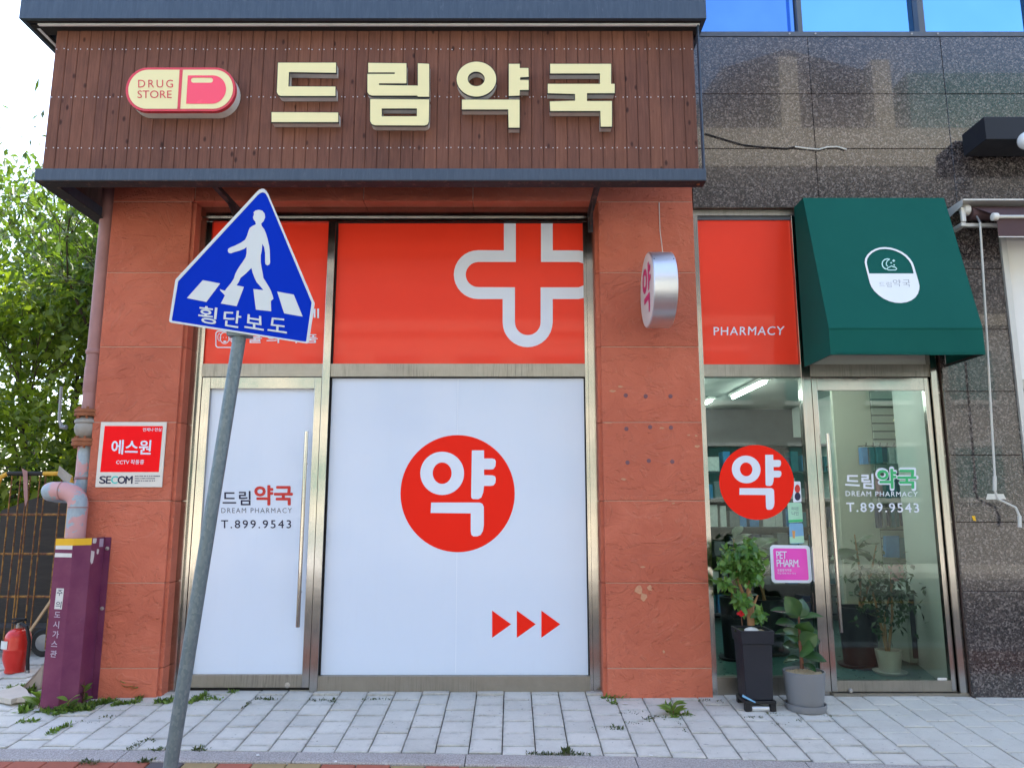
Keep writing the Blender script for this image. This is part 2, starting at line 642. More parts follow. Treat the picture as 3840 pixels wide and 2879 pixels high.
# canvas -----------------------------------------------------------------------------
t = NT('green_canvas')
wv_ = t.noise(900, 2, .5)
M['canvas'] = t.set(color=t.mix(t.noise(1.6, 4, .6), (.006, .082, .066), (.009, .102, .082)), rough=.75, normal=t.bump(t.noise(2.6, 3, .5, dist=.6), .35, .02, t.bump(wv_, .15, .001)), spec=.08)
M['canvas_print'] = plain('white_awning_print', (.72, .75, .76), .6, .02)
M['pale_print'] = plain('pale_teal_print', (.45, .72, .68), .6, .03)

# galvanised post ---------------------------------------------------------------------
t = NT('galvanised_post')
sp_ = t.voro(95, vec=t.scale(t.pos(), (1, 1, .6)))
sep = t.new('SeparateColor'); t.l.new(sp_, sep.inputs[0])
cc = t.mix(sep.outputs[0], (.11, .15, .17), (.165, .205, .22))
cc = t.mix(t.ramp(t.noise(22, 6, .75), [(.66, 0.0), (.72, 1.0)]), cc, (.34, .37, .36))
cc = t.mix(t.ramp(t.noise(9, 6, .8), [(.70, 0.0), (.75, 1.0)]), cc, (.05, .055, .06))
M['galv'] = t.set(color=cc, rough=.5, metal=.35, normal=t.bump(t.noise(60, 4), .12, .002))
M['sign_blue'] = plain('blue_sign_sheeting', (.0005, .026, .42), .55, .04, 4, spec=.05)
M['sign_white'] = plain('white_sign_sheeting', (.56, .60, .62), .4, .04, 4)
M['alu'] = plain('aluminium', (.55, .56, .57), .4, .1, 20, metal=.6)

# paving -------------------------------------------------------------------------------
t = NT('grey_paving_block')
rv = t.rnd()
base = t.mix(t.ramp(t.noise(260, 3, .7), [(.3, 0.0), (.7, 1.0)]), (.44, .425, .385), (.66, .64, .575))
base = t.mix(.42, base, t.ramp(rv, [(0, (.45, .435, .39)), (.5, (.55, .53, .475)), (1, (.64, .615, .55))]))
stain = t.ramp(t.noise(2.2, 6, .72), [(.45, 0.0), (.75, 1.0)])
base = t.mix(t.math('MULTIPLY', stain, .36), base, (.29, .27, .24))
gen = t.new('TexCoord').outputs['Generated']
sx = t.new('SeparateXYZ'); t.l.new(gen, sx.inputs[0])
ex = t.math('MINIMUM', sx.outputs[0], t.math('SUBTRACT', 1.0, sx.outputs[0]))
ey = t.math('MINIMUM', sx.outputs[1], t.math('SUBTRACT', 1.0, sx.outputs[1]))
edge = t.math('MINIMUM', ex, ey)
edir = t.math('MULTIPLY', t.ramp(edge, [(.0, 1.0), (.05, .55), (.16, 0.0)]), t.ramp(t.noise(14, 5, .7), [(.35, 0.0), (.65, 1.0)]))
base = t.mix(t.math('MULTIPLY', edir, .5), base, (.17, .16, .14))
blot = t.ramp(t.noise(6.5, 6, .75, dist=.5), [(.56, 0.0), (.70, 1.0)])
base = t.mix(t.math('MULTIPLY', blot, .28), base, (.22, .21, .19))
spot = t.ramp(t.noise(38, 2, .5), [(.71, 0.0), (.73, 1.0)])
base = t.mix(t.math('MULTIPLY', spot, .6), base, (.10, .10, .10))
nb = t.bump(t.noise(200, 4, .7), .3, .003)
nb = t.bump(t.noise(9, 3), .15, .006, nb)
M['paver'] = t.set(color=base, rough=.86, normal=nb, spec=.25)
t = NT('granite_kerb')
base = t.mix(t.ramp(t.noise(110, 4, .8), [(.36, 0.0), (.66, 1.0)]), (.20, .18, .172), (.50, .465, .435))
base = t.mix(t.math('MULTIPLY', t.ramp(t.noise(4, 6, .7), [(.45, 0.0), (.75, 1.0)]), .35), base, (.15, .125, .11))
M['kerb'] = t.set(color=base, rough=.85, normal=t.bump(t.noise(160, 4), .3, .003))
for nm, cc in (('brick_red', (.33, .095, .055)), ('brick_grey', (.085, .07, .072)), ('brick_tan', (.30, .21, .095))):
    t = NT('paver_' + nm)
    b0 = t.mix(t.noise(240, 4, .7), tuple(x * .7 for x in cc), tuple(min(1, x * 1.25) for x in cc))
    b0 = t.mix(.3, b0, t.ramp(t.rnd(), [(0, tuple(x * .6 for x in cc)), (1, tuple(min(1, x * 1.25) for x in cc))]))
    M[nm] = t.set(color=b0, rough=.9, normal=t.bump(t.noise(180, 4), .35, .003))
t = NT('joint_soil')
M['soil'] = t.set(color=t.mix(t.noise(60, 5, .7), (.014, .013, .011), (.05, .045, .038)), rough=1.0, normal=t.bump(t.noise(120, 4), .5, .004))
t = NT('asphalt')
M['asphalt'] = t.set(color=t.mix(t.noise(150, 4, .7), (.035, .035, .037), (.075, .074, .073)), rough=.9, normal=t.bump(t.noise(220, 3), .3, .004))
t = NT('earth')
M['earth'] = t.set(color=t.mix(t.noise(1.2, 6, .7), (.10, .085, .06), (.06, .08, .03)), rough=1.0)


def leafmat(name, c0, c1, trans=.45, rough=.45, back=None):
    t = NT(name)
    at = t.new('Attribute', attribute_name='tone')
    cc = t.ramp(at.outputs['Fac'], [(0, c0), (1, c1)])
    t.set(color=cc, rough=rough, spec=.4)
    tl = t.new('BsdfTranslucent')
    tcol = t.mix(1.0, cc, (1.7, 1.75, .6), 'MULTIPLY')
    t.l.new(tcol, tl.inputs[0])
    mx = t.new('MixShader'); mx.inputs[0].default_value = trans
    t.l.new(t.b.outputs[0], mx.inputs[1]); t.l.new(tl.outputs[0], mx.inputs[2]); t.l.new(mx.outputs[0], t.out.inputs[0])
    return t.m


M['leaf_tree'] = leafmat('tree_leaves', (.022, .052, .012), (.095, .15, .03), .42)
M['leaf_bush'] = leafmat('bush_leaves', (.035, .08, .014), (.22, .27, .035), .48)
M['leaf_ficus'] = leafmat('glossy_small_leaves', (.045, .13, .025), (.15, .28, .065), .3, .3)
M['leaf_rubber'] = leafmat('rubber_plant_leaves', (.018, .055, .022), (.06, .125, .035), .12, .22)
M['leaf_indoor'] = leafmat('indoor_leaves', (.012, .04, .018), (.035, .085, .03), .15, .35)
M['leaf_weed'] = leafmat('weed_leaves', (.06, .105, .025), (.19, .29, .06), .35)
M['leaf_moss'] = leafmat('dry_joint_weeds', (.03, .045, .014), (.09, .12, .035), .2)
M['bark'] = plain('bark', (.06, .042, .03), .9, .4, 18, bump=.6, bscale=40)
M['bark_pale'] = plain('pale_stem', (.30, .17, .085), .8, .3, 30, bump=.4, bscale=60)
M['stem_brown'] = plain('reddish_stem', (.16, .07, .045), .7, .3, 30)

# bits of street furniture -------------------------------------------------------------
t = NT('peeling_pink_paint')
pe = t.ramp(t.noise(4.2, 5, .62, dist=.5), [(.50, 0.0), (.51, 1.0)])
M['pink_peel'] = t.set(color=t.mix(pe, t.mix(t.noise(8, 4), (.46, .24, .24), (.58, .33, .33)), t.mix(t.noise(40, 4), (.22, .28, .32), (.36, .44, .50))), rough=.6, normal=t.bump(t.math('SUBTRACT', 1.0, pe), .4, .002))
M['pink'] = plain('pink_pipe_paint', (.33, .175, .165), .6, .25, 7)
M['rust'] = plain('rusty_flange', (.26, .10, .05), .85, .5, 25, bump=.5, bscale=70)
M['valve'] = plain('grey_valve', (.30, .285, .26), .6, .25, 22, metal=.3, bump=.2, bscale=60)
t = NT('faded_purple_paint')
sep = t.new('SeparateXYZ'); t.l.new(t.pos(), sep.inputs[0])
fade = t.ramp(t.noise(3.5, 5, .6), [(.4, 0.0), (.75, 1.0)])
pc = t.mix(fade, (.135, .028, .075), (.20, .058, .105))
pc = t.mix(t.math('MULTIPLY', t.ramp(t.noise(11, 6, .7), [(.62, 0.0), (.70, 1.0)]), .35), pc, (.24, .10, .15))
pc = t.mix(t.ramp(t.noise(55, 3, .6), [(.745, 0.0), (.76, 1.0)]), pc, (.55, .5, .52))
M['purple'] = t.set(color=pc, rough=.45, spec=.2)
M['yellow'] = plain('yellow_tape', (.72, .42, .02), .5, .06)
M['paper'] = plain('pale_sticker', (.62, .62, .60), .7, .12, 30)
M['pale_lilac'] = plain('torn_sticker_residue', (.42, .36, .45), .8, .2, 40)
M['bolt'] = plain('bolt_head', (.42, .40, .38), .45, .3, 60, metal=.7)
M['ext_red'] = plain('extinguisher_red', (.56, .022, .014), .32, .12, 9, coat=.4)
M['black'] = plain('black_plastic', (.016, .016, .018), .45, .2)
M['bar_yellow'] = plain('worn_yellow_paint', (.60, .33, .04), .6, .35, 25)
t = NT('rusty_yellow_wire')
M['bar_rusty'] = t.set(color=t.mix(t.ramp(t.noise(14, 6, .7), [(.42, 0.0), (.55, 1.0)]), (.32, .16, .035), (.13, .05, .022)), rough=.8)
M['bar_black'] = plain('black_paint', (.02, .018, .016), .6, .3)
t = NT('weathered_plywood')
M['ply'] = t.set(color=t.mix(t.noise(3, 6, .65, vec=t.scale(t.pos(), (2, 2, 14)), dist=.6), (.022, .018, .016), (.06, .05, .042)), rough=.9, normal=t.bump(t.noise(4, 5, vec=t.scale(t.pos(), (3, 3, 20))), .3, .004))
M['wood_pale'] = plain('bare_timber', (.42, .28, .16), .8, .2, 20)
M['concrete_chunk'] = plain('broken_slab', (.48, .43, .37), .9, .15, 12, bump=.4, bscale=60)
M['metal_grey'] = plain('grey_metal', (.24, .24, .25), .5, .2, 12, metal=.5)
M['sign_bright_red'] = plain('bright_red_print', (.90, .006, .010), .45, .03, spec=.08)
M['off_white'] = plain('off_white_board', (.66, .63, .57), .5, .06)
M['teal_print'] = plain('teal_print', (.06, .50, .47), .4, .03)
M['drum_alu'] = steel('brushed_drum', (.72, .74, .78), .38, False, .35)
M['drum_face'] = plain('drum_face', (.66, .65, .62), .4, .05, coat=.2)
M['magenta'] = plain('magenta_print', (.60, .03, .17), .4, .04)
M['pink_print'] = plain('hot_pink_print', (.80, .07, .50), .4, .04, coat=.2)
M['mint'] = plain('mint_sticker', (.36, .62, .46), .45, .15, 14)
M['sky_sticker'] = plain('light_blue_sticker', (.18, .38, .58), .45, .2, 12)
M['orange_bit'] = plain('orange_print', (.60, .30, .10), .5, .1)
M['planter'] = plain('charcoal_planter', (.020, .022, .030), .42, .15, 8, bump=.05)
M['pot_grey'] = plain('grey_plastic_pot', (.185, .19, .20), .42, .05, 4)
M['gravel'] = plain('cream_gravel', (.52, .42, .28), .85, .35, 120)
M['white_stone'] = plain('white_pebble', (.62, .62, .60), .7, .1)
M['pot_ceramic'] = plain('white_ceramic_pot', (.50, .47, .44), .4, .1, 18)
M['red_flower'] = plain('red_petals', (.50, .012, .02), .6, .1)
M['lamp_black'] = plain('black_lamp_box', (.014, .016, .022), .4, .12)
M['opal'] = plain('opal_globe', (.70, .74, .75), .25, .03, coat=.4)
M['maroon'] = plain('brown_awning_canvas', (.085, .050, .052), .75, .1, 8)
M['cassette'] = plain('white_aluminium', (.60, .60, .57), .4, .08, 12, metal=.2)
M['poster'] = plain('white_poster', (.78, .78, .75), .5, .03)
M['white_rod'] = plain('white_crank_rod', (.56, .56, .52), .45, .1)
M['cable'] = plain('black_cable', (.012, .012, .012), .6)
M['floor_in'] = plain('green_vinyl_floor', (.055, .14, .13), .3, .2, 5, coat=.3)
M['wall_in'] = plain('pale_wall', (.48, .48, .41), .8, .06)
M['wall_in2'] = plain('mint_white_wall', (.52, .56, .53), .6, .05)
M['ceil_in'] = plain('ceiling_tile', (.55, .55, .52), .9, .05)
M['dark_shelf'] = plain('dark_shelving', (.05, .055, .065), .6, .3)
M['slat'] = plain('slat_panel', (.34, .38, .34), .6, .06)
M['cream_wall'] = plain('cream_render', (.50, .46, .37), .85, .08, 2)
M['concrete'] = plain('fair_faced_concrete', (.28, .275, .25), .85, .12, 3)
M['roof_dark'] = plain('dark_roof', (.05, .045, .05), .7, .2)
M['brick_wall'] = plain('dark_slate_cladding', (.055, .058, .062), .7, .2, 8)
M['teal_glass'] = plain('teal_window', (.05, .16, .15), .1, .2, 3, coat=.5)
M['car_white'] = plain('white_car_paint', (.72, .72, .72), .25, .02, coat=.8)
t = NT('fluorescent_tube')
M['tube'] = t.set(color=(1.0, 1.0, 1.0), emit=(.95, 1.0, .95), estr=8.0)
M['plug'] = plain('purple_grey_plug', (.17, .085, .10), .7, .25, 60)
M['chip'] = plain('bare_stone_chip', (.52, .27, .16), .85, .3, 60)
M['granite_joint'] = plain('brown_granite_joint', (.085, .055, .045), .9, .2, 40)
# ------------------------------------------------------------------ ground, apron, kerb, bricks, road
def struct(name, mb, mat, **kw):
    return build(name, mb, mat, kind='structure', **kw)


g = MB()
g.add([(-400, -400, -.36), (400, -400, -.36), (400, 400, -.36), (-400, 400, -.36)], [(0, 1, 2, 3)])
struct('ground', g, M['earth'])

TW = .2035
x_ref = gp(1180.5, 2591).x
y_ref = gp(1730, 2641).y
tk = [gp(u, v) for u, v in ((-500, 2801), (65, 2806), (1394, 2821), (2354, 2834), (3487, 2869), (4600, 2912))]
kb = [gp(u, v) for u, v in ((-500, 2841), (0, 2845), (1090, 2854), (1920, 2867), (2354, 2878.5), (3800, 2925), (4600, 2955))]


def lerp_y(poly, X):
    for a, b in zip(poly, poly[1:]):
        if X <= b.x or b is poly[-1]:
            return a.y + (b.y - a.y) * (X - a.x) / (b.x - a.x)


def gzz(Y):                                  # sloping surface without the lower limit
    return -SLOPE * (GY0 - min(Y, GY0))


# bed under the paving
XL, XR = -6.2, 6.0
bed = MB()
xs = [XL + i * (XR - XL) / 24 for i in range(25)]
ys = [3.0, GY0, -1.2, -2.2, -3.4]
bed.add([(x, y, gzz(y) - .02) for y in ys for x in xs], [(j * 25 + i, j * 25 + i + 1, (j + 1) * 25 + i + 1, (j + 1) * 25 + i) for j in range(len(ys) - 1) for i in range(24)])
sidewalk = struct('sidewalk', bed, M['soil'], origin=(0, 0, 0))


def tile_mesh(w, d, h=.045, b=.004):
    m = MB()
    x, y = w / 2, d / 2
    vs = [(-x, -y, -h), (x, -y, -h), (x, y, -h), (-x, y, -h), (-x, -y, -b), (x, -y, -b), (x, y, -b), (-x, y, -b), (-x + b, -y + b, 0), (x - b, -y + b, 0), (x - b, y - b, 0), (-x + b, y - b, 0)]
    return m.add(vs, [(0, 1, 5, 4), (1, 2, 6, 5), (2, 3, 7, 6), (3, 0, 4, 7), (4, 5, 9, 8), (5, 6, 10, 9), (6, 7, 11, 10), (7, 4, 8, 11), (8, 9, 10, 11)])


def seen(p, mg=60):
    d = Vector(p) - CAM
    f = d.y * math.cos(PITCH) + d.z * math.sin(PITCH)
    if f < .3:
        return False
    u = 1920 + F * d.x / f
    v = 1439.5 - F * (-d.y * math.sin(PITCH) + d.z * math.cos(PITCH)) / f
    return -mg < u < 3840 + mg and -mg < v < 2879 + mg


meshes = {}
rest = MB()
trnd = random.Random(3)
n_tiles = 0
i0 = int((XL - x_ref) / TW)
for i in range(i0, int((XR - x_ref) / TW)):
    xa = x_ref + i * TW
    xc = xa + TW / 2
    yf = lerp_y(tk, xc) + .004
    ytop = 2.2 if xc < -3.3 else .30
    ph = (i % 2) * .5
    k0 = math.floor((yf - y_ref) / TW - ph)
    k = k0
    while True:
        ya = y_ref + (k + ph) * TW
        yb = ya + TW
        k += 1
        if ya > ytop:
            break
        ya = max(ya, yf)
        if yb - ya < .035:
            continue
        yc = (ya + yb) / 2
        gap = .0065
        d = yb - ya - .0115
        z = gzz(yc) + trnd.uniform(-.003, .003)
        if xc < -3.0:
            z += trnd.uniform(-.006, .004)
        tilt = math.atan(SLOPE) if yc < GY0 else 0
        rot = (tilt + R(trnd.uniform(-.35, .35)), R(trnd.uniform(-.4, .4)), R(trnd.uniform(-.35, .35)))
        key = round(d, 3)
        if seen((xc, yc, z), 110) and n_tiles < 296:
            if key not in meshes:
                o = build('paving_tile', tile_mesh(TW - gap, d), M['paver'], sidewalk)
                o.data.transform(Matrix.Identity(4))
                meshes[key] = o
                # mesh was built around the sidewalk origin (0,0,0) so it is already local
                q = o
            else:
                q = meshes[key].copy()
                q.name = 'paving_tile'
                col.objects.link(q)
                q.parent = sidewalk
            q.location = (xc, yc, z)
            q.rotation_euler = rot
            n_tiles += 1
        else:
            t_ = tile_mesh(TW - gap, d)
            mt = Matrix.Translation((xc, yc, z)) @ Matrix.Rotation(tilt, 4, 'X')
            rest.add([mt @ p for p in t_.v], t_.f)
build('paving_beyond', rest, M['paver'], sidewalk, kind='stuff')

# kerb stones: joints seen in the photograph
kj = [gp(*c('T1', 1010, 690)).x, gp(*c('T2', 305, 700)).x, gp(*c('T2', 1808, 690)).x, gp(*c('T3', 1080, 715)).x, gp(*c('T4', 350, 740)).x]
st = 1.0
ks = [kj[0] - 2.2, kj[0] - 1.1] + kj + [kj[-1] + 1.0, kj[-1] + 2.0]
for a, b in zip(ks, ks[1:]):
    m = MB()
    a2, b2 = a + .003, b - .003
    n = 4
    top, bot = [], []
    for s in range(n + 1):
        x = a2 + (b2 - a2) * s / n
        yt, yk = lerp_y(tk, x) - .002, lerp_y(kb, x)
        top.append((x, yt)); bot.append((x, yk))
    vs = []
    for (x, yt), (x2, yk) in zip(top, bot):
        vs += [(x, yt, gzz(yt)), (x, yk + .006, gzz(yk) + .001), (x, yk, gzz(yk) - .006), (x, yk, gzz(yk) - .2), (x, yt, gzz(yt) - .2)]
    fs = []
    for s in range(n):
        for q in range(5):
            r = (q + 1) % 5
            fs.append((s * 5 + q, s * 5 + r, s * 5 + 5 + r, s * 5 + 5 + q))
    fs += [tuple(range(5)), tuple(range(n * 5 + 4, n * 5 - 1, -1))]
    m.add(vs, fs)
    build('kerb_stone', m, M['kerb'], sidewalk)

# red brick walk in front of the kerb
bw = MB()
bw.add([(XL, -.85, gzz(-.85) - .05), (XR, -.85, gzz(-.85) - .05), (XR, -3.6, gzz(-3.6) - .03), (XL, -3.6, gzz(-3.6) - .03)], [(0, 1, 2, 3)])
bwalk = struct('brick_walk', bw, M['soil'], origin=(0, 0, 0))
bm_ = {}
brest = MB()
brnd = random.Random(5)
nb_ = 0
BWX, BWY = .20, .10
ang = -.022
ca, sa = 1.0, 0.0
for r_ in range(25):
    for q_ in range(-34, 34):
        lx = (q_ + (.5 if r_ % 2 else 0)) * BWX * 1.015
        ly = -.93 - r_ * BWY * 1.03
        x = lx * ca - (ly + .93) * sa
        if x < XL or x > XR:
            continue
        y = lerp_y(kb, x) - .054 - r_ * BWY * 1.03
        if y < -3.4:
            continue
        ang = (lerp_y(kb, x + .1) - lerp_y(kb, x - .1)) / .2
        cc = brnd.choices(['brick_red', 'brick_grey', 'brick_tan'], [.56, .22, .22])[0]
        z = gzz(y) - .008 + brnd.uniform(-.002, .002)
        short = brnd.random() < .0
        if seen((x, y, z), 90) and nb_ < 290:
            if cc not in bm_:
                q = build('paver_brick', tile_mesh(BWX - .004, BWY - .004), M[cc], bwalk)
                bm_[cc] = q
            else:
                q = bm_[cc].copy(); q.name = 'paver_brick'; col.objects.link(q); q.parent = bwalk
            q.location = (x, y, z)
            q.rotation_euler = (math.atan(SLOPE), 0, ang)
            nb_ += 1
        else:
            t_ = tile_mesh(BWX - .004, BWY - .004)
            mt = Matrix.Translation((x, y, z)) @ Matrix.Rotation(ang, 4, 'Z') @ Matrix.Rotation(math.atan(SLOPE), 4, 'X')
            brest.add([mt @ p for p in t_.v], t_.f)
build('bricks_beyond', brest, M['brick_red'], bwalk, kind='stuff')

rd = MB()
rd.add([(-60, -3.75, -.33), (60, -3.75, -.33), (60, -12.2, -.33), (-60, -12.2, -.33)], [(0, 3, 2, 1)])
struct('road', rd, M['asphalt'])
ke = MB().box(-30, 30, -3.78, -3.42, -.5, gzz(-3.42) - .0)
struct('road_kerb', ke, M['kerb'])
ln = MB()
for i in range(-6, 7):
    ln.add([(i * 5, -7.9, -.326), (i * 5 + 3, -7.9, -.326), (i * 5 + 3, -7.75, -.326), (i * 5, -7.75, -.326)], [(0, 1, 2, 3)])
struct('road_marking', ln, M['bar_yellow'])
fs_ = MB().box(-60, 60, -15.0, -12.2, -.5, -.2)
struct('far_pavement', fs_, M['paver'])
yd = MB()
yd.add([(-40, 2.2, -.02), (-3.3, 2.2, -.02), (-3.3, 40, -.02), (-40, 40, -.02)], [(0, 1, 2, 3)])
yd.add([(-40, -1.0, -.03), (XL, -1.0, -.03), (XL, 2.2, -.02), (-40, 2.2, -.02)], [(0, 1, 2, 3)])
struct('yard', yd, M['soil'])

# ------------------------------------------------------------------ the building
bld = thing('pharmacy_building', 'building faced in red sandstone piers and polished dark speckled granite', 'building', (0, .5, 0))
WY = .16                                     # left shop front plane
RYP = .08                                    # right shop front plane
xL0 = px(428, 704, 0).x
xL1 = (px(735, 760, 0).x + px(594, 2503, 0).x) / 2
xR0 = (px(2253, 1400, 0).x + px(2265, 2600, 0).x) / 2
xR1 = (px(2632, 1400, 0).x + px(2668, 2600, 0).x) / 2
vrows = [757, 1022, 1300, 1583, 1877, 2185, 2505]
zrows = [px(2440, v, 0).z for v in vrows] + [-.25]
ztop_l = zrows[0] + .62
GAP = .006


def panel_pieces(part, x0, x1, zs, y0=0, y1=.03):
    for za, zb in zip(zs, zs[1:]):
        hi, lo = max(za, zb) - GAP / 2, min(za, zb) + GAP / 2
        dy = random.uniform(-.003, .002)
        build('stone_panel', MB().cbox(x0 + GAP / 2, x1 - GAP / 2, y0 + dy, y1, lo, hi, .004), M['stone'], part)


def jamb_pieces(part, x0, x1, zs, y0, y1):
    for za, zb in zip(zs, zs[1:]):
        hi, lo = max(za, zb) - GAP / 2, min(za, zb) + GAP / 2
        build('stone_panel', MB().box(x0, x1, y0, y1, lo, hi), M['stone'], part)


pl = build('stone_pier', MB().box(xL0 + .004, xL1 - .02, .0045, .40, -.3, zrows[0] + .01), M['grout'], bld)
panel_pieces(pl, xL0, xL1 - .012, zrows)
jamb_pieces(pl, xL1 - .02, xL1 + .012, zrows, .022, WY + .02)
pr = build('stone_pier', MB().box(xR0 + .02, xR1 - .004, .0045, .40, -.3, zrows[0] + .01), M['grout'], bld)
panel_pieces(pr, xR0 + .012, xR1, zrows)
jamb_pieces(pr, xR0 - .012, xR0 + .02, zrows, .022, WY + .02)
# lintel over the left shop front
zl0, zl1 = zrows[0], ztop_l
li = build('stone_lintel', MB().box(xL0 + .004, xR1 - .004, .0045, .40, zl0 + .03, zl1 + 1.2), M['grout'], bld)
xj = [xL0, xL1, px(1363, 740, 0).x, px(1773, 740, 0).x, xR0, xR1]
for a, b in zip(xj, xj[1:]):
    build('stone_panel', MB().cbox(a + GAP / 2, b - GAP / 2, random.uniform(-.002, .002), .03, zl0 + GAP / 2, zl1, .004), M['stone'], li)
    if b > xL1 + .01 and a < xR0 - .01:
        build('stone_panel', MB().box(a + GAP / 2, b - GAP / 2, .032, WY + .02, zl0 + .004, zl0 + .03), M['stone'], li)
build('stone_wall', MB().box(xL0, xR1 - .002, .02, .40, zl1 + 1.2, 7.2), M['stone'], bld)

for x_, y_ in ((180, 162), (272, 166), (386, 166), (183, 316), (292, 308), (388, 310), (188, 471), (286, 463), (394, 467)):
    q_ = px(*c('M', x_, y_), -.004)
    build('plug', MB().lathe([(.017, .003), (.0165, -.0012), (.013, -.002), (.001, -.002)], (q_.x, -.003, q_.z), 14, 'Y'), M['plug'], pr)
crnd = random.Random(6)
ch_ = MB()
for x_, y_, w_, h_ in ((155, 122, 16, 6), (118, 143, 18, 7), (345, 313, 16, 5), (470, 345, 10, 4), (505, 348, 9, 5), (508, 396, 16, 8), (172, 548, 15, 6), (365, 643, 14, 4), (400, 657, 12, 4), (258, 951, 12, 4), (95, 290, 20, 3), (505, 180, 9, 6), (240, 1055, 22, 26), (262, 1090, 20, 20), (290, 1050, 14, 16), (355, 1340, 6, 8)):
    q_ = px(*c('M', x_, y_), -.0035)
    n_ = 9
    ch_.add([(q_.x + math.cos(6.283 * k_ / n_) * w_ * .0016 * crnd.uniform(.5, 1.2), -.0038, q_.z + math.sin(6.283 * k_ / n_) * h_ * .0016 * crnd.uniform(.5, 1.2)) for k_ in range(n_)], [tuple(range(n_))])
build('paint_chips', ch_, M['chip'], pr, kind='stuff')

# granite
zg0 = px(2800, 779, 0).z
zgt = px(3200, 139, 0).z
xd1 = (px(3533, 1400, 0).x + px(3648, 2610, 0).x) / 2          # right edge of the door opening
xn0 = (px(3801, 1400, 0).x + px(3760, 1000, 0).x) / 2          # left edge of the neighbour's window
gw = build('granite_wall', MB().box(xR1 + .006, 7.0, .018, .40, zg0 + .004, zgt).box(xd1 + .006, xn0 - .006, .018, .40, -.3, zg0 + .004), M['granite_joint'], bld)
zga, zgb = px(3200, 353, 0).z, px(3200, 558, 0).z
xva, xvb = px(3028, 141, 0).x, px(3536, 250, 0).x
dxg = xvb - xva
xg = [xR1, xva, xvb, xvb + dxg, xvb + 2 * dxg, 7.0]
for za, zb in ((zgt, zga), (zga, zgb), (zgb, zg0)):
    for a, b in zip(xg, xg[1:]):
        if b - a < .05:
            continue
        build('granite_slab', MB().cbox(a + .0025, b - .0025, random.uniform(-.001, .001), .02, zb + .0025, za - .0025, .0015), M['granite'], gw)
zc = [px(3700, v, 0).z for v in (1467, 1706, 1957, 2216, 2482)]
hs = zc[0] - zc[1]
zc = [zg0, zc[0] + 3 * hs, zc[0] + 2 * hs, zc[0] + hs] + zc + [-.25]
zc = [z for z in zc if z <= zg0 + 1e-6]
for za, zb in zip(zc, zc[1:]):
    if za - zb > .02:
        build('granite_slab', MB().cbox(xd1 + .0025, xn0 - .0025, random.uniform(-.001, .001), .02, zb + .0025, za - .0025, .0015), M['granite'], gw)

# first-floor windows
zw1 = zgt + 1.55
wx = [xR1 - .35, px(2989, 60, .05).x, px(3441, 60, .05).x, px(3441, 60, .05).x + 1.0, px(3441, 60, .05).x + 2.2]
for i, (a, b) in enumerate(zip(wx, wx[1:])):
    fw = .02 if i == 0 else .026
    w = build('window', MB().box(a, b, .075, .09, zgt, zw1), M['blue_glass2'] if i == 0 else M['blue_glass'], bld)
    f = MB()
    f.box(a, b, -.006, .074, zgt + .002, zgt + .045)
    f.box(b - fw, b + fw, .0, .072, zgt + .046, zw1)
    build('window_frame', f, M['win_frame'], w)
    if i == 0:
        f2 = MB().box(a + .02, b - .045, .04, .074, zgt + .050, zgt + .075).box(b - .065, b - .028, .04, .074, zgt + .0755, zw1)
        build('sash', f2, M['blue_glass2'], w)
    sc_ = MB()
    for xx in (a + .12, b - .1):
        sc_.lathe([(.008, -.006), (.008, 0)], (xx, -.007, zgt + .022), 10, 'Y')
    build('screw_heads', sc_, M['bolt'], w, kind='stuff')
body = MB().box(xL0, 14, .10, 9.0, 7.2 if zw1 < 7.2 else zw1, 13.5).box(xR1 + .006, 14, .02, 9.0, zw1, max(7.2, zw1 + .01))
build('upper_storeys', body, M['granite'], bld)
shell = MB()
shell.box(xL0, xL0 + .25, .41, 9.0, -.3, 7.19)
shell.box(xL0 + .26, 14, 8.7, 9.0, -.3, 7.19)
shell.box(xL0 + .26, 14, .42, 8.69, 4.05, 4.3)
shell.box(13.7, 14, .41, 8.69, -.3, 4.04)
build('side_walls', shell, M['concrete'], bld)
# ------------------------------------------------------------------ left shop front
sf = thing('shop_window', 'wide stainless steel shop window covered in red and white film', 'shop window', (0, WY, 0))
zh = px(1700, 797, WY).z                       # top of frame
x0 = xL1 + .012
x1 = xR0 - .012
xdoor = (px(1229, 1380, WY - .03).x + px(1172, 2560, WY - .03).x) / 2    # mullion centre between door and big pane
zt0, zt1 = px(1700, 1412, WY - .02).z, px(1700, 1364, WY - .02).z        # transom
fy0, fy1 = WY - .035, WY + .05
fm = MB().box(x0, x1, WY - .045, WY + .05, zh - .05, zl0 + .003).box(x0, x1, WY - .02, WY + .05, zh - .085, zh - .0505)
build('head_frame', fm, M['steel'], sf)
build('jamb', MB().box(x0, x0 + .05, fy0, fy1, -.1, zh - .0855).box(x0 + .0505, x0 + .085, WY - .01, fy1, -.1, zh - .0855), M['steel'], sf)
build('jamb', MB().box(x1 - .06, x1, fy0, fy1, -.1, zh - .0855).box(x1 - .085, x1 - .0605, WY - .01, fy1, -.1, zh - .0855), M['steel'], sf)
build('mullion', MB().box(xdoor - .03, xdoor + .03, fy0 - .005, fy1, -.1, zh - .0855), M['steel'], sf, bevel=.002)
build('transom', MB().box(x0 + .0855, xdoor - .0305, fy0 + .01, fy1, zt0, zt1).box(xdoor + .0305, x1 - .0855, fy0 + .01, fy1, zt0, zt1), M['steel_dull'], sf)
zs1 = px(1700, 2533, WY - .02).z
build('sill', MB().box(xdoor + .0305, x1 - .0855, fy0 + .004, fy1, -.1, zs1), M['steel_dull'], sf)
PY = WY + .012                                 # face of the films
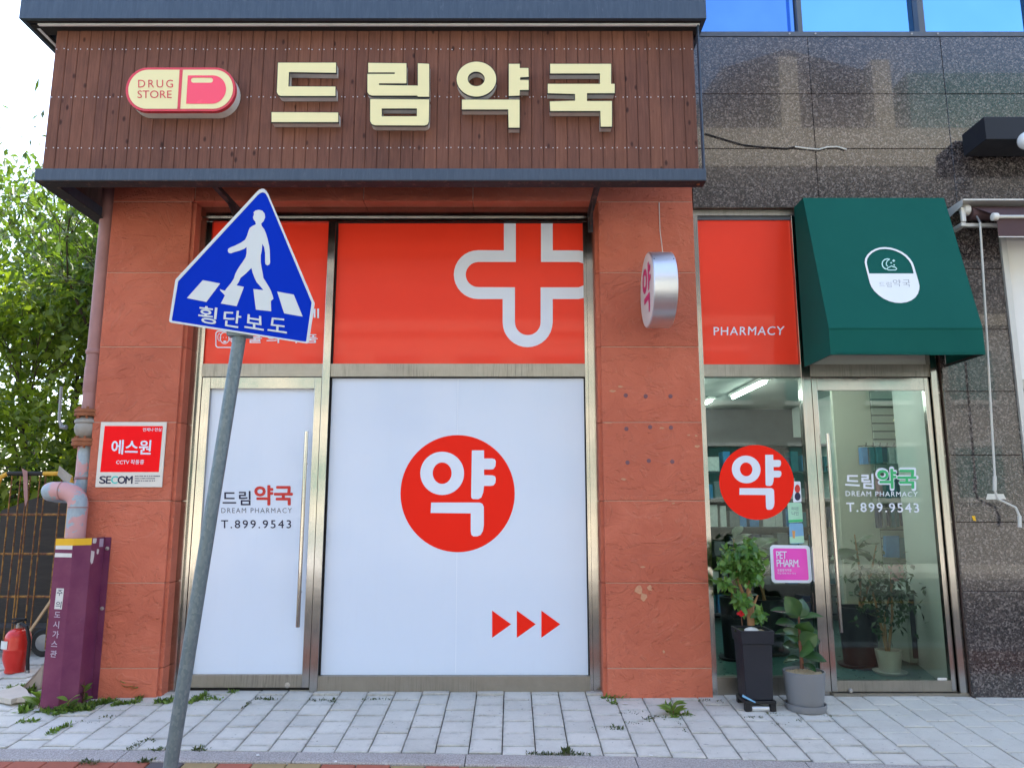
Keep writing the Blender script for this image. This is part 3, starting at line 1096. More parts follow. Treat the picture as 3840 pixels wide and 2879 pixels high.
bp = build('red_panel', MB().box(xdoor + .0305, x1 - .0855, PY, PY + .012, zt1 + .001, zh - .086), M['red_film'], sf, label='large red film panel with a white rounded cross outline')
build('gasket', MB().box(xdoor + .031, xdoor + .040, PY - .012, PY, zt1 + .001, zh - .086).box(xdoor + .041, x1 - .086, PY - .012, PY, zh - .092, zh - .0862), M['rubber'], bp)
sp_l = build('red_panel', MB().box(x0 + .0855, xdoor - .0305, PY, PY + .012, zt1 + .001, zh - .086), M['red_film'], sf, label='red film panel above the door with white lettering')
wp = build('white_panel', MB().box(xdoor + .0305, x1 - .0855, PY, PY + .012, zs1 + .001, zt0 - .001), M['white_film'], sf, label='large white film panel with a red round emblem')
build('gasket', MB().box(xdoor + .031, xdoor + .040, PY - .012, PY, zs1 + .001, zt0 - .001).box(x1 - .096, x1 - .0865, PY - .012, PY, zs1 + .001, zt0 - .001).box(xdoor + .041, x1 - .097, PY - .012, PY, zt0 - .009, zt0 - .0012), M['rubber'], wp)
PJ = PY - .002


def P_(Y):
    return lambda u, v: px(u, v, Y)


# white cross outline
def arc(cx, cy, r, a0, a1, n=16):
    return [(cx + r * math.cos(R(a0 + (a1 - a0) * i / n)), cy + r * math.sin(R(a0 + (a1 - a0) * i / n))) for i in range(n + 1)]


pc1 = [(1222, 172), (1287, 172), (1287, 323), (1430, 323), (1464, 329), (1464, 400), (1452, 394), (1430, 387), (1222, 387)]
pc2 = [(1083, 172), (1083, 387), (875, 387)] + arc(875, 457, 69, -90, -270)[1:] + [(1078, 527), (1078, 720)] + arc(1149, 720, 71, 180, 0)[1:] + [(1220, 527), (1430, 527), (1464, 514), (1464, 585), (1430, 592), (1287, 592), (1287, 720)] \
    + arc(1148, 720, 138, 0, 180)[1:] + [(1010, 592), (875, 592)] + arc(875, 457, 135, 90, 270)[1:] + [(1017, 323), (1017, 172)]
m = plate([cl('F', pc1)], PJ)
m2 = plate([cl('F', pc2)], PJ)
m.add(m2.v, m2.f)
build('cross_emblem', m, M['white_print'], bp)

# the round emblem with the syllable for medicine
YA_CIRC = (713, 622, 296, 303)
YA_RING = (ellipse(633, 517, 113.5, 112), ellipse(633, 516, 49, 55.5))
YA_A = [(787, 398), (850, 398), (850, 440), (893, 440), (906, 444), (911, 456), (909, 480), (900, 494), (888, 497), (850, 497), (850, 526), (893, 527), (907, 532), (911, 545), (909, 566), (899, 579), (885, 582), (850, 582), (846, 615), (836, 642), (820, 651), (792, 650), (784, 643), (783, 628)]
YA_G = [(576, 668), (828, 668), (842, 675), (849, 690), (849, 785), (844, 815), (832, 836), (815, 843), (795, 843), (784, 835), (781, 815), (781, 724), (573, 722)]


def ya_emblem(tf, proj, mat_c, mat_g, parent, dy, name='round_emblem', circle=True):
    """tf: L-crop point -> source pixel"""
    if circle:
        e = MB().prism([[proj(*tf(x, y), 0) for x, y in ellipse(*YA_CIRC, 72)]], (0, 0, 0))
        e = build(name, e, mat_c, parent)
    else:
        e = parent
    gm = MB()
    for lp in ([YA_RING[0], YA_RING[1]], [YA_A], [YA_G]):
        gm.prism([[proj(*tf(x, y), dy) for x, y in l] for l in lp], (0, 0, 0))
    build('lettering', gm, mat_g, e)


ya_emblem(lambda x, y: c('L', x, y), lambda u, v, d: px(u, v, PJ - d), M['red_print'], M['white_print'], wp, .002)
for dx in (0, 128, 255):
    build('arrow', plate([cl('L', [(892 + dx, 1227), (990 + dx, 1298), (892 + dx, 1368)])], PJ), M['red_print'], wp)
sm = plate([cl('L', [(714, 30), (717, 30), (713, 318), (710, 318)])], PJ)
s2 = plate([cl('L', [(708, 928), (711, 928), (704, 1552), (701, 1552)])], PJ)
build('film_seam', sm.add(s2.v, s2.f), M['seam'], wp)
# lettering and dog icon above the door (partly hidden by the road sign)
lm = MB()
text_mb('동물의약품', crect('E', 600, 1320, 1360, 1395), P_(PJ), .012, 1.35, lm)
text_mb('한약제제', crect('E', 700, 1100, 1372, 1180), P_(PJ), .012, 1.35, lm)
build('lettering', lm, M['white_print'], sp_l)
ic = MB()
q1 = rrect(478, 1290, 660, 1438, 26); q2 = rrect(487, 1299, 651, 1429, 20)
a_ = plate([cl('E', q1), cl('E', q2)], PJ); ic.add(a_.v, a_.f)
for o_, i_ in ((ellipse(558, 1352, 42, 52, 28), ellipse(558, 1352, 35, 45, 28)), (ellipse(512, 1345, 16, 34, 20), ellipse(512, 1345, 10, 28, 20)), (ellipse(606, 1345, 16, 34, 20), ellipse(606, 1345, 10, 28, 20))):
    a_ = plate([cl('E', o_), cl('E', i_)], PJ); ic.add(a_.v, a_.f)
for e_ in (ellipse(546, 1348, 3.5, 4, 10), ellipse(572, 1348, 3.5, 4, 10), ellipse(560, 1384, 14, 9, 16)):
    a_ = plate([cl('E', e_)], PJ); ic.add(a_.v, a_.f)
build('dog_icon', ic, M['white_print'], sp_l)

# left door ------------------------------------------------------------------------
DYL = WY + .0
ld = thing('shop_door', 'steel framed door covered in white film with a long bar handle', 'door', ((x0 + xdoor) / 2, WY, 0))
dx0, dx1 = x0 + .095, xdoor - .038
dzt = zt0 - .006
gx0 = (px(794, 1461, WY).x + px(718, 2525, WY).x) / 2
gx1 = (px(1187, 1461, WY).x + px(1130, 2525, WY).x) / 2
gz1, gz0 = px(1000, 1458, WY).z, px(1000, 2527, WY).z
fm = MB()
fm.box(dx0, gx0, WY - .02, WY + .03, .025, dzt)
fm.box(gx1, dx1, WY - .02, WY + .03, .025, dzt)
build('stile', MB().box(dx0, gx0, WY - .02, WY + .03, .025, dzt), M['steel'], ld, bevel=.002)
build('stile', MB().box(gx1, dx1, WY - .02, WY + .03, .025, dzt), M['steel'], ld, bevel=.002)
build('top_rail', MB().box(gx0 + .0005, gx1 - .0005, WY - .02, WY + .03, gz1, dzt), M['steel'], ld, bevel=.002)
br_ = build('bottom_rail', MB().box(gx0 + .0005, gx1 - .0005, WY - .02, WY + .03, .025, gz0), M['steel_dull'], ld, bevel=.002)
lk = px(*c('K', 902, 1070), WY - .02)
build('lock', MB().lathe([(.020, 0), (.019, -.008), (.008, -.010), (.008, -.006), (.001, -.006)], (lk.x, WY - .02, lk.z), 18, 'Y'), M['bolt'], br_, smooth=True)
dpan = build('white_panel', MB().box(gx0, gx1, PY, PY + .012, gz0, gz1), M['white_film'], ld)
tl = MB()
for s, k, b in (('드림', (432, 1085, 660, 1200), .02),):
    text_mb(s, crect('J', *k), P_(PJ), b, 1.1, tl)
text_mb('T.899.9543', crect('J', 418, 1325, 998, 1392), P_(PJ), .012, 1.28, tl)
build('lettering', tl, M['navy_print'], dpan)
build('lettering', text_mb('약국', crect('J', 698, 1040, 1008, 1198), P_(PJ), .045, 1.0), M['red_letter'], dpan)
build('lettering', text_mb('DREAM PHARMACY', crect('J', 420, 1224, 1004, 1266), P_(PJ), -.004, 1.25), M['grey_print'], dpan)


def bar_handle(parent, p_top, p_bot, ywall, off, r, mat):
    X = (p_top.x + p_bot.x) / 2
    y = ywall - off
    h = build('handle', MB().tube([(X, y, p_bot.z), (X, y, p_top.z)], r, 14), mat, parent, smooth=True)
    L = p_top.z - p_bot.z
    for f_ in (.17, .83):
        build('standoff', MB().tube([(X, y, p_bot.z + L * f_), (X, ywall, p_bot.z + L * f_)], .008, 10), mat, h, smooth=True)
    return h


hx = px(1153, 1617, WY - .07); hb = px(1114, 2350, WY - .07)
bar_handle(ld, hx, hb, WY - .02, .055, .0155, M['steel_bar'])
build('door_gap_strip', MB().box(x0 + .086, dx0 - .002, WY + .012, WY + .03, .0, zt0 - .001).box(dx1 + .002, xdoor - .031, WY + .012, WY + .03, 0, zt0 - .001).box(x0 + .086, xdoor - .031, WY + .012, WY + .03, -.02, .022), M['rubber'], ld)

# ------------------------------------------------------------------ right shop front
rs = thing('shop_window', 'narrow glass shop window under a red film panel', 'shop window', (2.0, RYP, 0))
rx0 = xR1 + .001
rx1 = xd1 - .002
rzh = px(2800, 784, RYP - .02).z
zf1, zf0 = px(2800, 810, RYP - .02).z, None
xm0 = (px(3000, 1430, RYP).x + px(3070, 2530, RYP).x) / 2         # right edge of the narrow glass
xm1 = (px(3040, 1430, RYP).x + px(3112, 2590, RYP).x) / 2         # door frame side
gl0 = (px(2638, 1420, RYP).x + px(2684, 2536, RYP).x) / 2
rt1, rt0 = px(2800, 1366, RYP - .02).z, px(2800, 1412, RYP - .02).z
rsz = px(2850, 2538, RYP - .02).z
xpr = (px(2970, 820, RYP).x + px(2995, 1362, RYP).x) / 2
xpl = (px(2620, 821, RYP).x + px(2636, 1362, RYP).x) / 2
build('head_frame', MB().box(rx0, rx1, RYP - .03, RYP + .05, zf1, max(rzh, zg0 - .002)), M['steel_dull'], rs)
build('jamb', MB().box(rx0, gl0, RYP - .03, RYP + .05, -.1, zf1 - .0005), M['steel'], rs)
build('mullion', MB().box(xm0, xm0 + .022, RYP - .035, RYP + .05, -.1, zf1 - .0005), M['steel'], rs, bevel=.002)
build('door_post', MB().box(xm0 + .0225, xm1, RYP - .015, RYP + .05, -.1, zf1 - .0005), M['steel'], rs)
build('transom', MB().box(gl0 + .0005, xm0 - .0005, RYP - .02, RYP + .05, rt0, rt1).box(xm1 + .0005, rx1 - .062, RYP - .02, RYP + .05, rt0, rt1), M['steel_dull'], rs)
build('sill', MB().box(gl0 + .0005, xm0 - .0005, RYP - .022, RYP + .05, -.1, rsz), M['steel_dull'], rs)
build('jamb', MB().box(rx1 - .0615, rx1, RYP - .04, RYP + .05, -.1, zf1 - .0005), M['steel'], rs)
rp = build('red_panel', MB().box(gl0 + .001, xm0 - .001, RYP + .004, RYP + .016, rt1 + .001, zf1 - .001), M['red_film'], rs)
build('panel_trim', MB().box(gl0 + .001, xm0 - .001, RYP - .01, RYP + .004, zf1 - .03, zf1 - .0015), M['win_frame'], rp)
build('lettering', text_mb('PHARMACY', [c('G', 136, 903), c('G', 610, 898), c('G', 603, 956), c('G', 137, 958)], P_(RYP + .002), .012, 1.12), M['white_print'], rp)
build('fanlight', MB().box(xm1 + .001, rx1 - .063, RYP + .02, RYP + .03, rt1 + .001, zf1 - .001), M['wall_in2'], rs)
pane = build('pane', MB().box(gl0 + .001, xm0 - .001, RYP + .006, RYP + .016, rsz + .0005, rt0 - .0005), M['glass'], rs)
kx, ky, kr = 525, 1013, 310


def tfN(x, y):
    return c('N', kx + (x - YA_CIRC[0]) * kr / YA_CIRC[2] + (y - 622) * .03, ky + (y - YA_CIRC[1]) * kr / YA_CIRC[3])


ya_emblem(tfN, lambda u, v, d: px(u, v, RYP + .004 - d), M['red_print'], M['white_print'], pane, .002)

# stickers on the narrow glass
stk = build('sticker', plate([warp(rrect(0, 0, 1, 1, .1), cl('X', [(170, 395), (1125, 410), (1190, 1305), (215, 1300)]))], RYP + .0045), M['white_print'], pane, label='square white sticker with a hot pink field')
pk = build('pink_field', plate([warp(rrect(0, 0, 1, 1, .06), cl('X', [(245, 475), (1050, 485), (1105, 1240), (290, 1235)]))], RYP + .003), M['pink_print'], stk)
tm = MB()
Pp = P_(RYP + .0018)
text_mb('PET', cl('X', [(318, 550), (575, 553), (572, 728), (335, 722)]), Pp, .02, .9, tm)
text_mb('PHARM.', cl('X', [(330, 745), (880, 752), (880, 925), (340, 918)]), Pp, .02, .85, tm)
text_mb('동물용의약품', cl('X', [(350, 968), (690, 972), (690, 1030), (355, 1028)]), Pp, .0, 1.0, tm)
text_mb('취급 판매 허가 약국', cl('X', [(350, 1050), (795, 1062), (795, 1105), (355, 1095)]), Pp, .0, 1.0, tm)
build('lettering', tm, M['white_print'], stk)
for q, mt, nm in (([(830, 1005), (888, 1005), (898, 1175), (826, 1178)], 'white_print', 'sticker'), ([(780, 1180), (898, 1180), (908, 1340), (790, 1348)], 'mint', 'sticker'), ([(793, 1352), (908, 1350), (920, 1518), (800, 1522)], 'sky_sticker', 'sticker')):
    s_ = build(nm, plate([warp(rrect(0, 0, 1, 1, .1), cl('N', q))], RYP + .005), M[mt], pane)
    if mt == 'white_print':
        for cy_, mm_ in ((1070, 'red_letter'), (1130, 'navy_print')):
            build('print', plate([warp(ellipse(.55, .35 if mm_ == 'red_letter' else .72, .36, .20, 24), cl('N', q))], RYP + .0035), M[mm_], s_)
    elif mt == 'mint':
        a_ = text_mb('마이핀', cl('N', [(815, 1215), (870, 1215), (872, 1245), (815, 1245)]), P_(RYP + .0035), .0, 1)
        text_mb('나인', cl('N', [(815, 1252), (870, 1252), (873, 1285), (818, 1285)]), P_(RYP + .0035), .0, 1, a_)
        build('lettering', a_, M['grey_print'], s_)
        build('print', plate([warp([(0, .86), (1, .86), (1, .98), (0, .98)], cl('N', q))], RYP + .0035), M['green_print'], s_)
    else:
        build('print', plate([warp([(0, .66), (1, .62), (1, .97), (0, .97)], cl('N', q))], RYP + .0035), M['mint'], s_)
        build('print', plate([warp([(.2, .35), (.42, .38), (.36, .75), (.24, .72)], cl('N', q))], RYP + .0025), M['orange_bit'], s_)

# right door -------------------------------------------------------------------------
rd_ = thing('shop_door', 'glass door in a steel frame standing under the green awning', 'door', (2.7, RYP, 0))
ex0 = xm1 + .008
ex1 = rx1 - .070
hx0 = (px(3065, 1464, RYP).x + px(3135, 2549, RYP).x) / 2
hx1 = (px(3468, 1464, RYP).x + px(3562, 2549, RYP).x) / 2
hz1, hz0 = px(3250, 1464, RYP).z, px(3350, 2550, RYP).z
ez1 = rt0 - .008
for a, b in ((ex0, hx0), (hx1, ex1)):
    build('stile', MB().box(a, b, RYP - .01, RYP + .035, .012, ez1), M['steel'], rd_, bevel=.002)
build('top_rail', MB().box(hx0 + .0005, hx1 - .0005, RYP - .01, RYP + .035, hz1, ez1), M['steel'], rd_, bevel=.002)
br_ = build('bottom_rail', MB().box(hx0 + .0005, hx1 - .0005, RYP - .01, RYP + .035, .012, hz0), M['steel_dull'], rd_, bevel=.002)
lk = px(*c('R', 392, 1428), RYP - .02)
build('lock', MB().lathe([(.018, 0), (.017, -.016), (.010, -.024), (.001, -.024)], (lk.x, RYP - .01, lk.z), 18, 'Y'), M['bolt'], br_, smooth=True)
dp = build('pane', MB().box(hx0, hx1, RYP + .01, RYP + .02, hz0 + .0005, hz1 - .0005), M['glass'], rd_)
WP = P_(RYP + .007)
tl = MB()
text_mb('드림', [c('W', 318, 352), c('W', 945, 352), c('W', 960, 688), c('W', 312, 640)], WP, .035, 1.0, tl)
build('lettering', text_mb('DREAM PHARMACY', [c('W', 312, 740), c('W', 1975, 762), c('W', 1970, 870), c('W', 318, 855)], WP, .010, 1.18), M['white_print'], dp)
build('lettering', text_mb('T.899.9543', [c('W', 330, 1008), c('W', 1990, 1025), c('W', 2010, 1235), c('W', 340, 1215)], WP, .028, 1.2), M['white_print'], dp)
build('lettering', tl, M['white_print'], dp)
qg = [c('W', 1045, 240), c('W', 1935, 240), c('W', 1935, 675), c('W', 1065, 670)]
qw = [c('W', 1020, 205), c('W', 1965, 205), c('W', 1962, 710), c('W', 1042, 705)]
build('lettering', text_mb('약국', qw, WP, .085, 1.0), M['white_print'], dp)
build('lettering', text_mb('약국', qg, P_(RYP + .0055), .035, 1.0), M['green_print'], dp)
tg = px(*c('R', 1105, 1337), RYP + .008)
build('small_label', MB().box(tg.x - .035, tg.x + .035, RYP + .0075, RYP + .0085, tg.z - .010, tg.z + .010), M['paper'], dp)
a_ = px(*c('Q', 268, 703), RYP - .07); b_ = px(*c('R', 318, 975), RYP - .07)
bar_handle(rd_, a_, b_, RYP - .01, .06, .0145, M['steel_bar'])
hh = MB().tube([(hx0 + .005, RYP + .085, a_.z - .01), (hx0 + .005, RYP + .085, b_.z + .02)], .0145, 12)
build('handle', hh, M['steel_bar'], rd_, smooth=True)
build('door_gap_strip', MB().box(ex1 + .002, rx1 - .0625, RYP + .012, RYP + .03, .0, rt0 - .001).box(xm1 + .001, rx1 - .063, RYP + .012, RYP + .03, rt0 - .0075, rt0 - .001).box(xm1 + .0005, ex0 - .001, RYP + .012, RYP + .03, 0, rt0 - .001), M['rubber'], rd_)
# threshold plate
build('threshold', MB().box(xm1, rx1, RYP - .05, RYP + .05, -.04, .008), M['steel_dull'], rd_)
# ------------------------------------------------------------------ timber sign box
QY, FY, CY_ = -.60, -.70, -.75                   # plank face, lower band front, canopy front
fb = thing('sign_box', 'projecting sign box of brown upright planks with navy steel trim', 'sign box', (-1, -.3, 3.69))
bl = px(76, 672, FY)                              # band bottom left
bx0 = px(131, 640, FY).x
bx1 = px(2650, 684, FY).x
bz0 = (px(132, 670, FY).z + px(2640, 684, FY).z) / 2
bz1 = (px(132, 626, FY).z + px(2640, 638, FY).z) / 2
cx0 = px(71, 62, CY_).x
cx1 = px(2650, 74, CY_).x
cz0 = (px(71, 63, CY_).z + px(2650, 76, CY_).z) / 2
p0x = (px(200, 200, QY).x + px(163, 620, QY).x) / 2      # planks left end
p1x = px(2620, 600, QY).x
build('lower_band', MB().box(bx0, bx1, FY, FY + .10, bz0 + .003, bz1).box(bx0, bx0 + .10, FY + .101, .55, bz0 + .003, bz1), M['navy'], fb, bevel=.003)
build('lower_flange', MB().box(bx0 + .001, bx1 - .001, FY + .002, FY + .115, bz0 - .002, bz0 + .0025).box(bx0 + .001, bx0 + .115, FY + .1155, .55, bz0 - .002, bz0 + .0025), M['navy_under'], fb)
s_ = px(2440 + 820 * .2171, 560 + 640 * .2171, FY + .06)
build('screw_heads', MB().lathe([(.012, -.004), (.012, 0)], (s_.x, FY + .06, bz0 - .0025), 12, 'Z'), M['rust'], fb, kind='stuff')
cb = build('canopy', MB().box(cx0, cx1, CY_, CY_ + .03, cz0, cz0 + .62).box(cx0, cx0 + .03, CY_ + .0305, .5, cz0, cz0 + .62).box(cx1 - .03, cx1, CY_ + .0305, -.01, cz0, cz0 + .62).box(cx0 + .031, cx1 - .031, CY_ + .031, .5, cz0 + .60, cz0 + .62), M['navy'], fb, bevel=.002)
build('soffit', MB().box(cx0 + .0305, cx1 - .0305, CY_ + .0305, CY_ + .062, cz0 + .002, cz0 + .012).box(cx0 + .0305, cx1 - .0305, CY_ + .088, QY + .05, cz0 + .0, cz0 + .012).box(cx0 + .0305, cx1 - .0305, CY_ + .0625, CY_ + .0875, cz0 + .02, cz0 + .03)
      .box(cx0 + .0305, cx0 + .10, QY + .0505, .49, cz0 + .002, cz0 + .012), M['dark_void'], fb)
build('light_strip', MB().box(cx0 + .10, cx1 - .035, CY_ + .064, CY_ + .086, cz0 - .006, cz0 + .0195).box(cx0 + .062, cx0 + .084, CY_ + .12, .2, cz0 - .003, cz0 + .0015), M['led'], fb)  # aluminium groove, its bright reflection painted in; set proud of the soffit
build('corner_post', MB().box(p1x + .012, bx1 - .001, FY + .015, FY + .06, bz1 + .0005, cz0 - .001), M['navy'], fb)
# planks
pitch = .0878
n_pl = int(round((p1x - p0x) / pitch))
pw = (p1x - p0x) / n_pl
prnd = random.Random(21)
for i in range(n_pl):
    a = p0x + i * pw
    b = a + pw
    zz0, zz1 = bz1 - .02, cz0 + .0
    y = QY + prnd.uniform(-.0015, .0015)
    ch = .0045
    prof = [(a + .0008, y + .02), (a + .0008, y + ch), (a + .0008 + ch, y), (b - .0008 - ch, y), (b - .0008, y + ch), (b - .0008, y + .02)]
    m = MB()
    k = len(prof)
    m.add([(x_, y_, zz0) for x_, y_ in prof] + [(x_, y_, zz1) for x_, y_ in prof], [(j, (j + 1) % k, (j + 1) % k + k, j + k) for j in range(k)] + [tuple(range(k - 1, -1, -1)), tuple(range(k, 2 * k))])
    build('plank', m, M['plank'], fb)
m = MB()
for j in range(9):                                # left return
    y0_ = QY + .022 + j * .1
    m.box(p0x, p0x + .02, y0_, y0_ + .098, bz1 - .02, cz0)
build('return_planks', m, M['plank'], fb)
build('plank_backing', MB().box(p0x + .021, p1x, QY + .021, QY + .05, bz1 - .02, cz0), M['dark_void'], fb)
sm = MB()
for vv in (186, 365, 556):
    zz = px(900, vv, QY).z
    for i in range(n_pl):
        for dx in (.016, pw - .016):
            sm.lathe([(.0044, -.0022), (.0044, 0)], (p0x + i * pw + dx + prnd.uniform(-.004, .004), QY - .002, zz + prnd.uniform(-.004, .004)), 6, 'Y')
build('screw_heads', sm, M['alu'], fb, kind='stuff')
# brackets under the box
for u in (870, 2222):
    xb = px(u, 745, -.2).x
    m = MB()
    m.box(xb - .02, xb + .02, -.62, -.005, bz0 + .02, bz0 + .055)
    m.prism([[(xb - .004, -.30, bz0 + .02), (xb - .004, -.005, bz0 + .02), (xb - .004, -.005, bz0 - .12)]], (.008, 0, 0))
    m.box(xb - .02, xb + .02, -.02, -.004, bz0 - .13, bz0 + .0195)
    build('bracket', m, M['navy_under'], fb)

# channel letters ---------------------------------------------------------------------
LY = QY - .078
LET = {'드': [[[(58, 184), (351, 184), (351, 235), (113, 231), (110, 304), (348, 305), (348, 352), (72, 352), (60, 347), (52, 334)]], [[(25, 434), (362, 436), (362, 484), (25, 484)]]],
       '림': [[[(514, 185), (707, 187), (707, 288), (568, 288), (568, 297), (765, 300), (765, 187), (822, 190), (822, 356), (765, 356), (762, 350), (532, 350), (518, 345), (510, 333), (510, 241), (648, 241), (648, 233), (514, 233)]],
             [[(524, 368), (822, 370), (820, 482), (814, 495), (800, 501), (548, 500), (532, 494), (524, 480)], [(582, 415), (760, 415), (760, 455), (582, 455)]]],
       '약': [[ellipse(1061, 267, 100, 88, 48), ellipse(1060, 266, 43, 37, 36)], [[(1225, 190), (1280, 190), (1280, 211), (1324, 211), (1325, 256), (1282, 258), (1282, 272), (1325, 272), (1325, 322), (1280, 322), (1280, 350), (1225, 352)]],
             [[(988, 371), (1279, 371), (1279, 512), (1224, 512), (1222, 420), (988, 420)]]],
       '국': [[[(1434, 190), (1742, 190), (1742, 291), (1760, 291), (1760, 338), (1620, 338), (1620, 378), (1746, 378), (1746, 507), (1690, 507), (1688, 428), (1434, 428), (1432, 380), (1560, 376), (1560, 342), (1422, 338), (1422, 291), (1686, 291), (1686, 238), (1434, 238)]]]}
LBL = {'드': 'cream box letter of an open square over a separate flat bar', '림': 'cream box letter ending in a closed box with an oblong hole', '약': 'cream box letter with a large round ring', '국': 'cream box letter of angular bars without a ring or box'}
for k, (s, parts) in enumerate(LET.items()):
    us = [c('B', *p) for q in parts for l in q for p in l]
    ce = px(sum(p[0] for p in us) / len(us), max(p[1] for p in us), QY)
    L = thing('channel_letter', LBL[s], 'letter', (ce.x, QY - .04, ce.z), 'cream letters on the sign box')
    for q in parts:
        loops = [cl('B', l) for l in q]
        front = [[px(u, v, LY) for u, v in l] for l in loops]
        tr = MB().prism([[p + Vector((0, .013, 0)) for p in l] for l in front], (0, QY - .004 - LY - .013, 0))
        build('side', tr, M['white_return'], L)
        build('trim', MB().prism([grown(l, .0045 if j_ == 0 else -.0045) for j_, l in enumerate(front)], (0, .0125, 0)), M['black_trim'], L)
        # face slightly inside the trim
        build('face', MB().prism([[p + Vector((0, -.0015, 0)) for p in l] for l in front], (0, .001, 0)), M['cream_face'], L)


# capsule sign --------------------------------------------------------------------------
def stadium(x0, y0, x1, y1, sk=0.0, n=20):
    r = (y1 - y0) / 2
    rx = r * .98
    o = [(x1 - rx + rx * math.cos(R(a)), (y0 + y1) / 2 + r * math.sin(R(a))) for a in np.linspace(-90, 90, n)]
    o += [(x0 + rx + rx * math.cos(R(a)), (y0 + y1) / 2 + r * math.sin(R(a))) for a in np.linspace(90, 270, n)]
    return [(x - (y - y0) * sk, y) for x, y in o]


KY = QY - .11
o1 = stadium(255, 250, 2150, 1000, .05)
ce = px(*c('U', 1180, 1000), KY)
cs = thing('capsule_sign', 'red and cream capsule shaped sign with drug store lettering', 'sign', (ce.x, QY - .05, ce.z))
fr = [px(*c('U', *p), KY) for p in o1]
build('side', MB().prism([[p + Vector((0, .035, 0)) for p in fr]], (0, QY - .004 - KY - .035, 0)), M['white_return'], cs)
build('rim', MB().prism([fr], (0, .034, 0)), M['sign_red'], cs)
face = build('face', plate([cl('U', stadium(298, 288, 2108, 962, .05))], KY - .0025), M['cream_face'], cs)
build('divider', plate([cl('U', [(1168, 289), (1224, 289), (1178, 960), (1128, 960)])], KY - .0045), M['sign_red'], face)
hc = [(1310, 385), (1745, 385)] + [(1740 + 240 * math.cos(R(a)) - (math.sin(R(a)) + 1) * 10, 630 + 245 * math.sin(R(a))) for a in np.linspace(-88, 88, 22)] + [(1720, 875), (1280, 875)]
hl = stadium(1365, 425, 1745, 512)
build('half_capsule', plate([cl('U', hc), cl('U', hl)], KY - .0045), M['sign_coral'], face)
tm = text_mb('DRUG', crect('U', 452, 460, 1055, 596), P_(KY - .0045), .0, 1.3)
text_mb('STORE', crect('U', 440, 645, 1032, 778), P_(KY - .0045), .0, 1.0, tm)
build('lettering', tm, M['sign_red'], face)

# ------------------------------------------------------------------ pedestrian crossing road sign
SY = -2.31
bt = px(*c('T1', 1470, 757), -2.29)
tp = px(894, 1290, -2.29)
dirp = (tp - bt)
base = bt + dirp * ((gzz(-2.29) - .03 - bt.z) / dirp.z)
top = tp + dirp.normalized() * .22
xs_ = thing('crossing_sign', 'leaning galvanised post with a blue pedestrian crossing sign', 'road sign', base)
n = 16
build('post', MB().tube([base + (top - base) * (i / n) for i in range(n + 1)], .0303, 20), M['galv'], xs_, smooth=True)


def rounded(pts, r, n=5):
    o = []
    k = len(pts)
    for i in range(k):
        p, a, b = Vector(pts[i]), Vector(pts[i - 1]), Vector(pts[(i + 1) % k])
        da, db = (a - p).normalized(), (b - p).normalized()
        rr = r[i] if isinstance(r, (list, tuple)) else r
        s, e = p + da * rr, p + db * rr
        for j in range(n + 1):
            t = j / n
            q = s * (1 - t) ** 2 + p * 2 * t * (1 - t) + e * t ** 2
            o.append((q.x, q.y))
    return o


ow = rounded([(898, 25), (1335, 1052), (1283, 1402), (76, 1217), (133, 848)], [95, 12, 24, 24, 12])
ib = rounded([(898, 60), (1310, 1047), (1262, 1386), (99, 1203), (156, 862)], [85, 8, 12, 12, 8])
pt = build('plate', plate([cl('E', ow)], SY - .022, .004), M['sign_white'], xs_)
build('rim', plate([cl('E', ow), cl('E', ib)], SY - .026, .0035), M['sign_white'], pt)
build('field', plate([cl('E', ib)], SY - .0235), M['sign_blue'], pt)
per = [(828, 372), (800, 385), (776, 402), (764, 430), (752, 470), (735, 505), (700, 530), (650, 555), (605, 572), (588, 585), (585, 603), (595, 620), (615, 622), (640, 612), (690, 598), (725, 585), (748, 568), (748, 620), (740, 655), (715, 695), (690, 730), (668, 765), (650, 800), (638, 840), (612, 880), (575, 925), (560, 945),
       (535, 938), (517, 930), (522, 945), (545, 968), (560, 985), (585, 990), (620, 950), (660, 900), (680, 870), (695, 835), (740, 798), (790, 748), (800, 790), (815, 830), (835, 872), (860, 900), (890, 935), (925, 980), (945, 1010), (948, 1040), (962, 1030), (980, 1014), (972, 985), (958, 945), (940, 910), (915, 870), (893, 835), (886, 790), (876, 740), (870, 700), (870, 640), (880, 590), (884, 540),
       (900, 570), (908, 620), (908, 700), (912, 718), (928, 727), (945, 718), (951, 700), (948, 600), (943, 560), (930, 500), (915, 450), (900, 415), (878, 385), (874, 366), (895, 345), (908, 312), (904, 280), (885, 255), (855, 246), (825, 252), (808, 268), (812, 285), (803, 312), (808, 330), (824, 350)]
DZ = SY - .0245
build('pedestrian', plate([cl('E', per)], DZ), M['sign_white'], pt)
for q in ([(370, 853), (520, 882), (400, 1042), (232, 1008)], [(652, 896), (725, 912), (662, 1078), (525, 1055), (572, 965)], [(806, 930), (955, 946), (960, 1122), (828, 1108)], [(1012, 952), (1155, 978), (1232, 1168), (1072, 1140)]):
    build('stripe', plate([cl('E', q)], DZ + .0004), M['sign_white'], pt)
tm = MB()
for s, q in (('횡', [(338, 1073), (496, 1092), (480, 1238), (328, 1212)]), ('단', [(556, 1116), (705, 1120), (690, 1268), (545, 1245)]), ('보', [(742, 1146), (890, 1168), (895, 1288), (730, 1262)]), ('도', [(950, 1176), (1088, 1190), (1095, 1312), (930, 1288)])):
    text_mb(s, cl('E', q), P_(DZ), .018, 1, tm)
build('lettering', tm, M['sign_white'], pt)
m = MB()
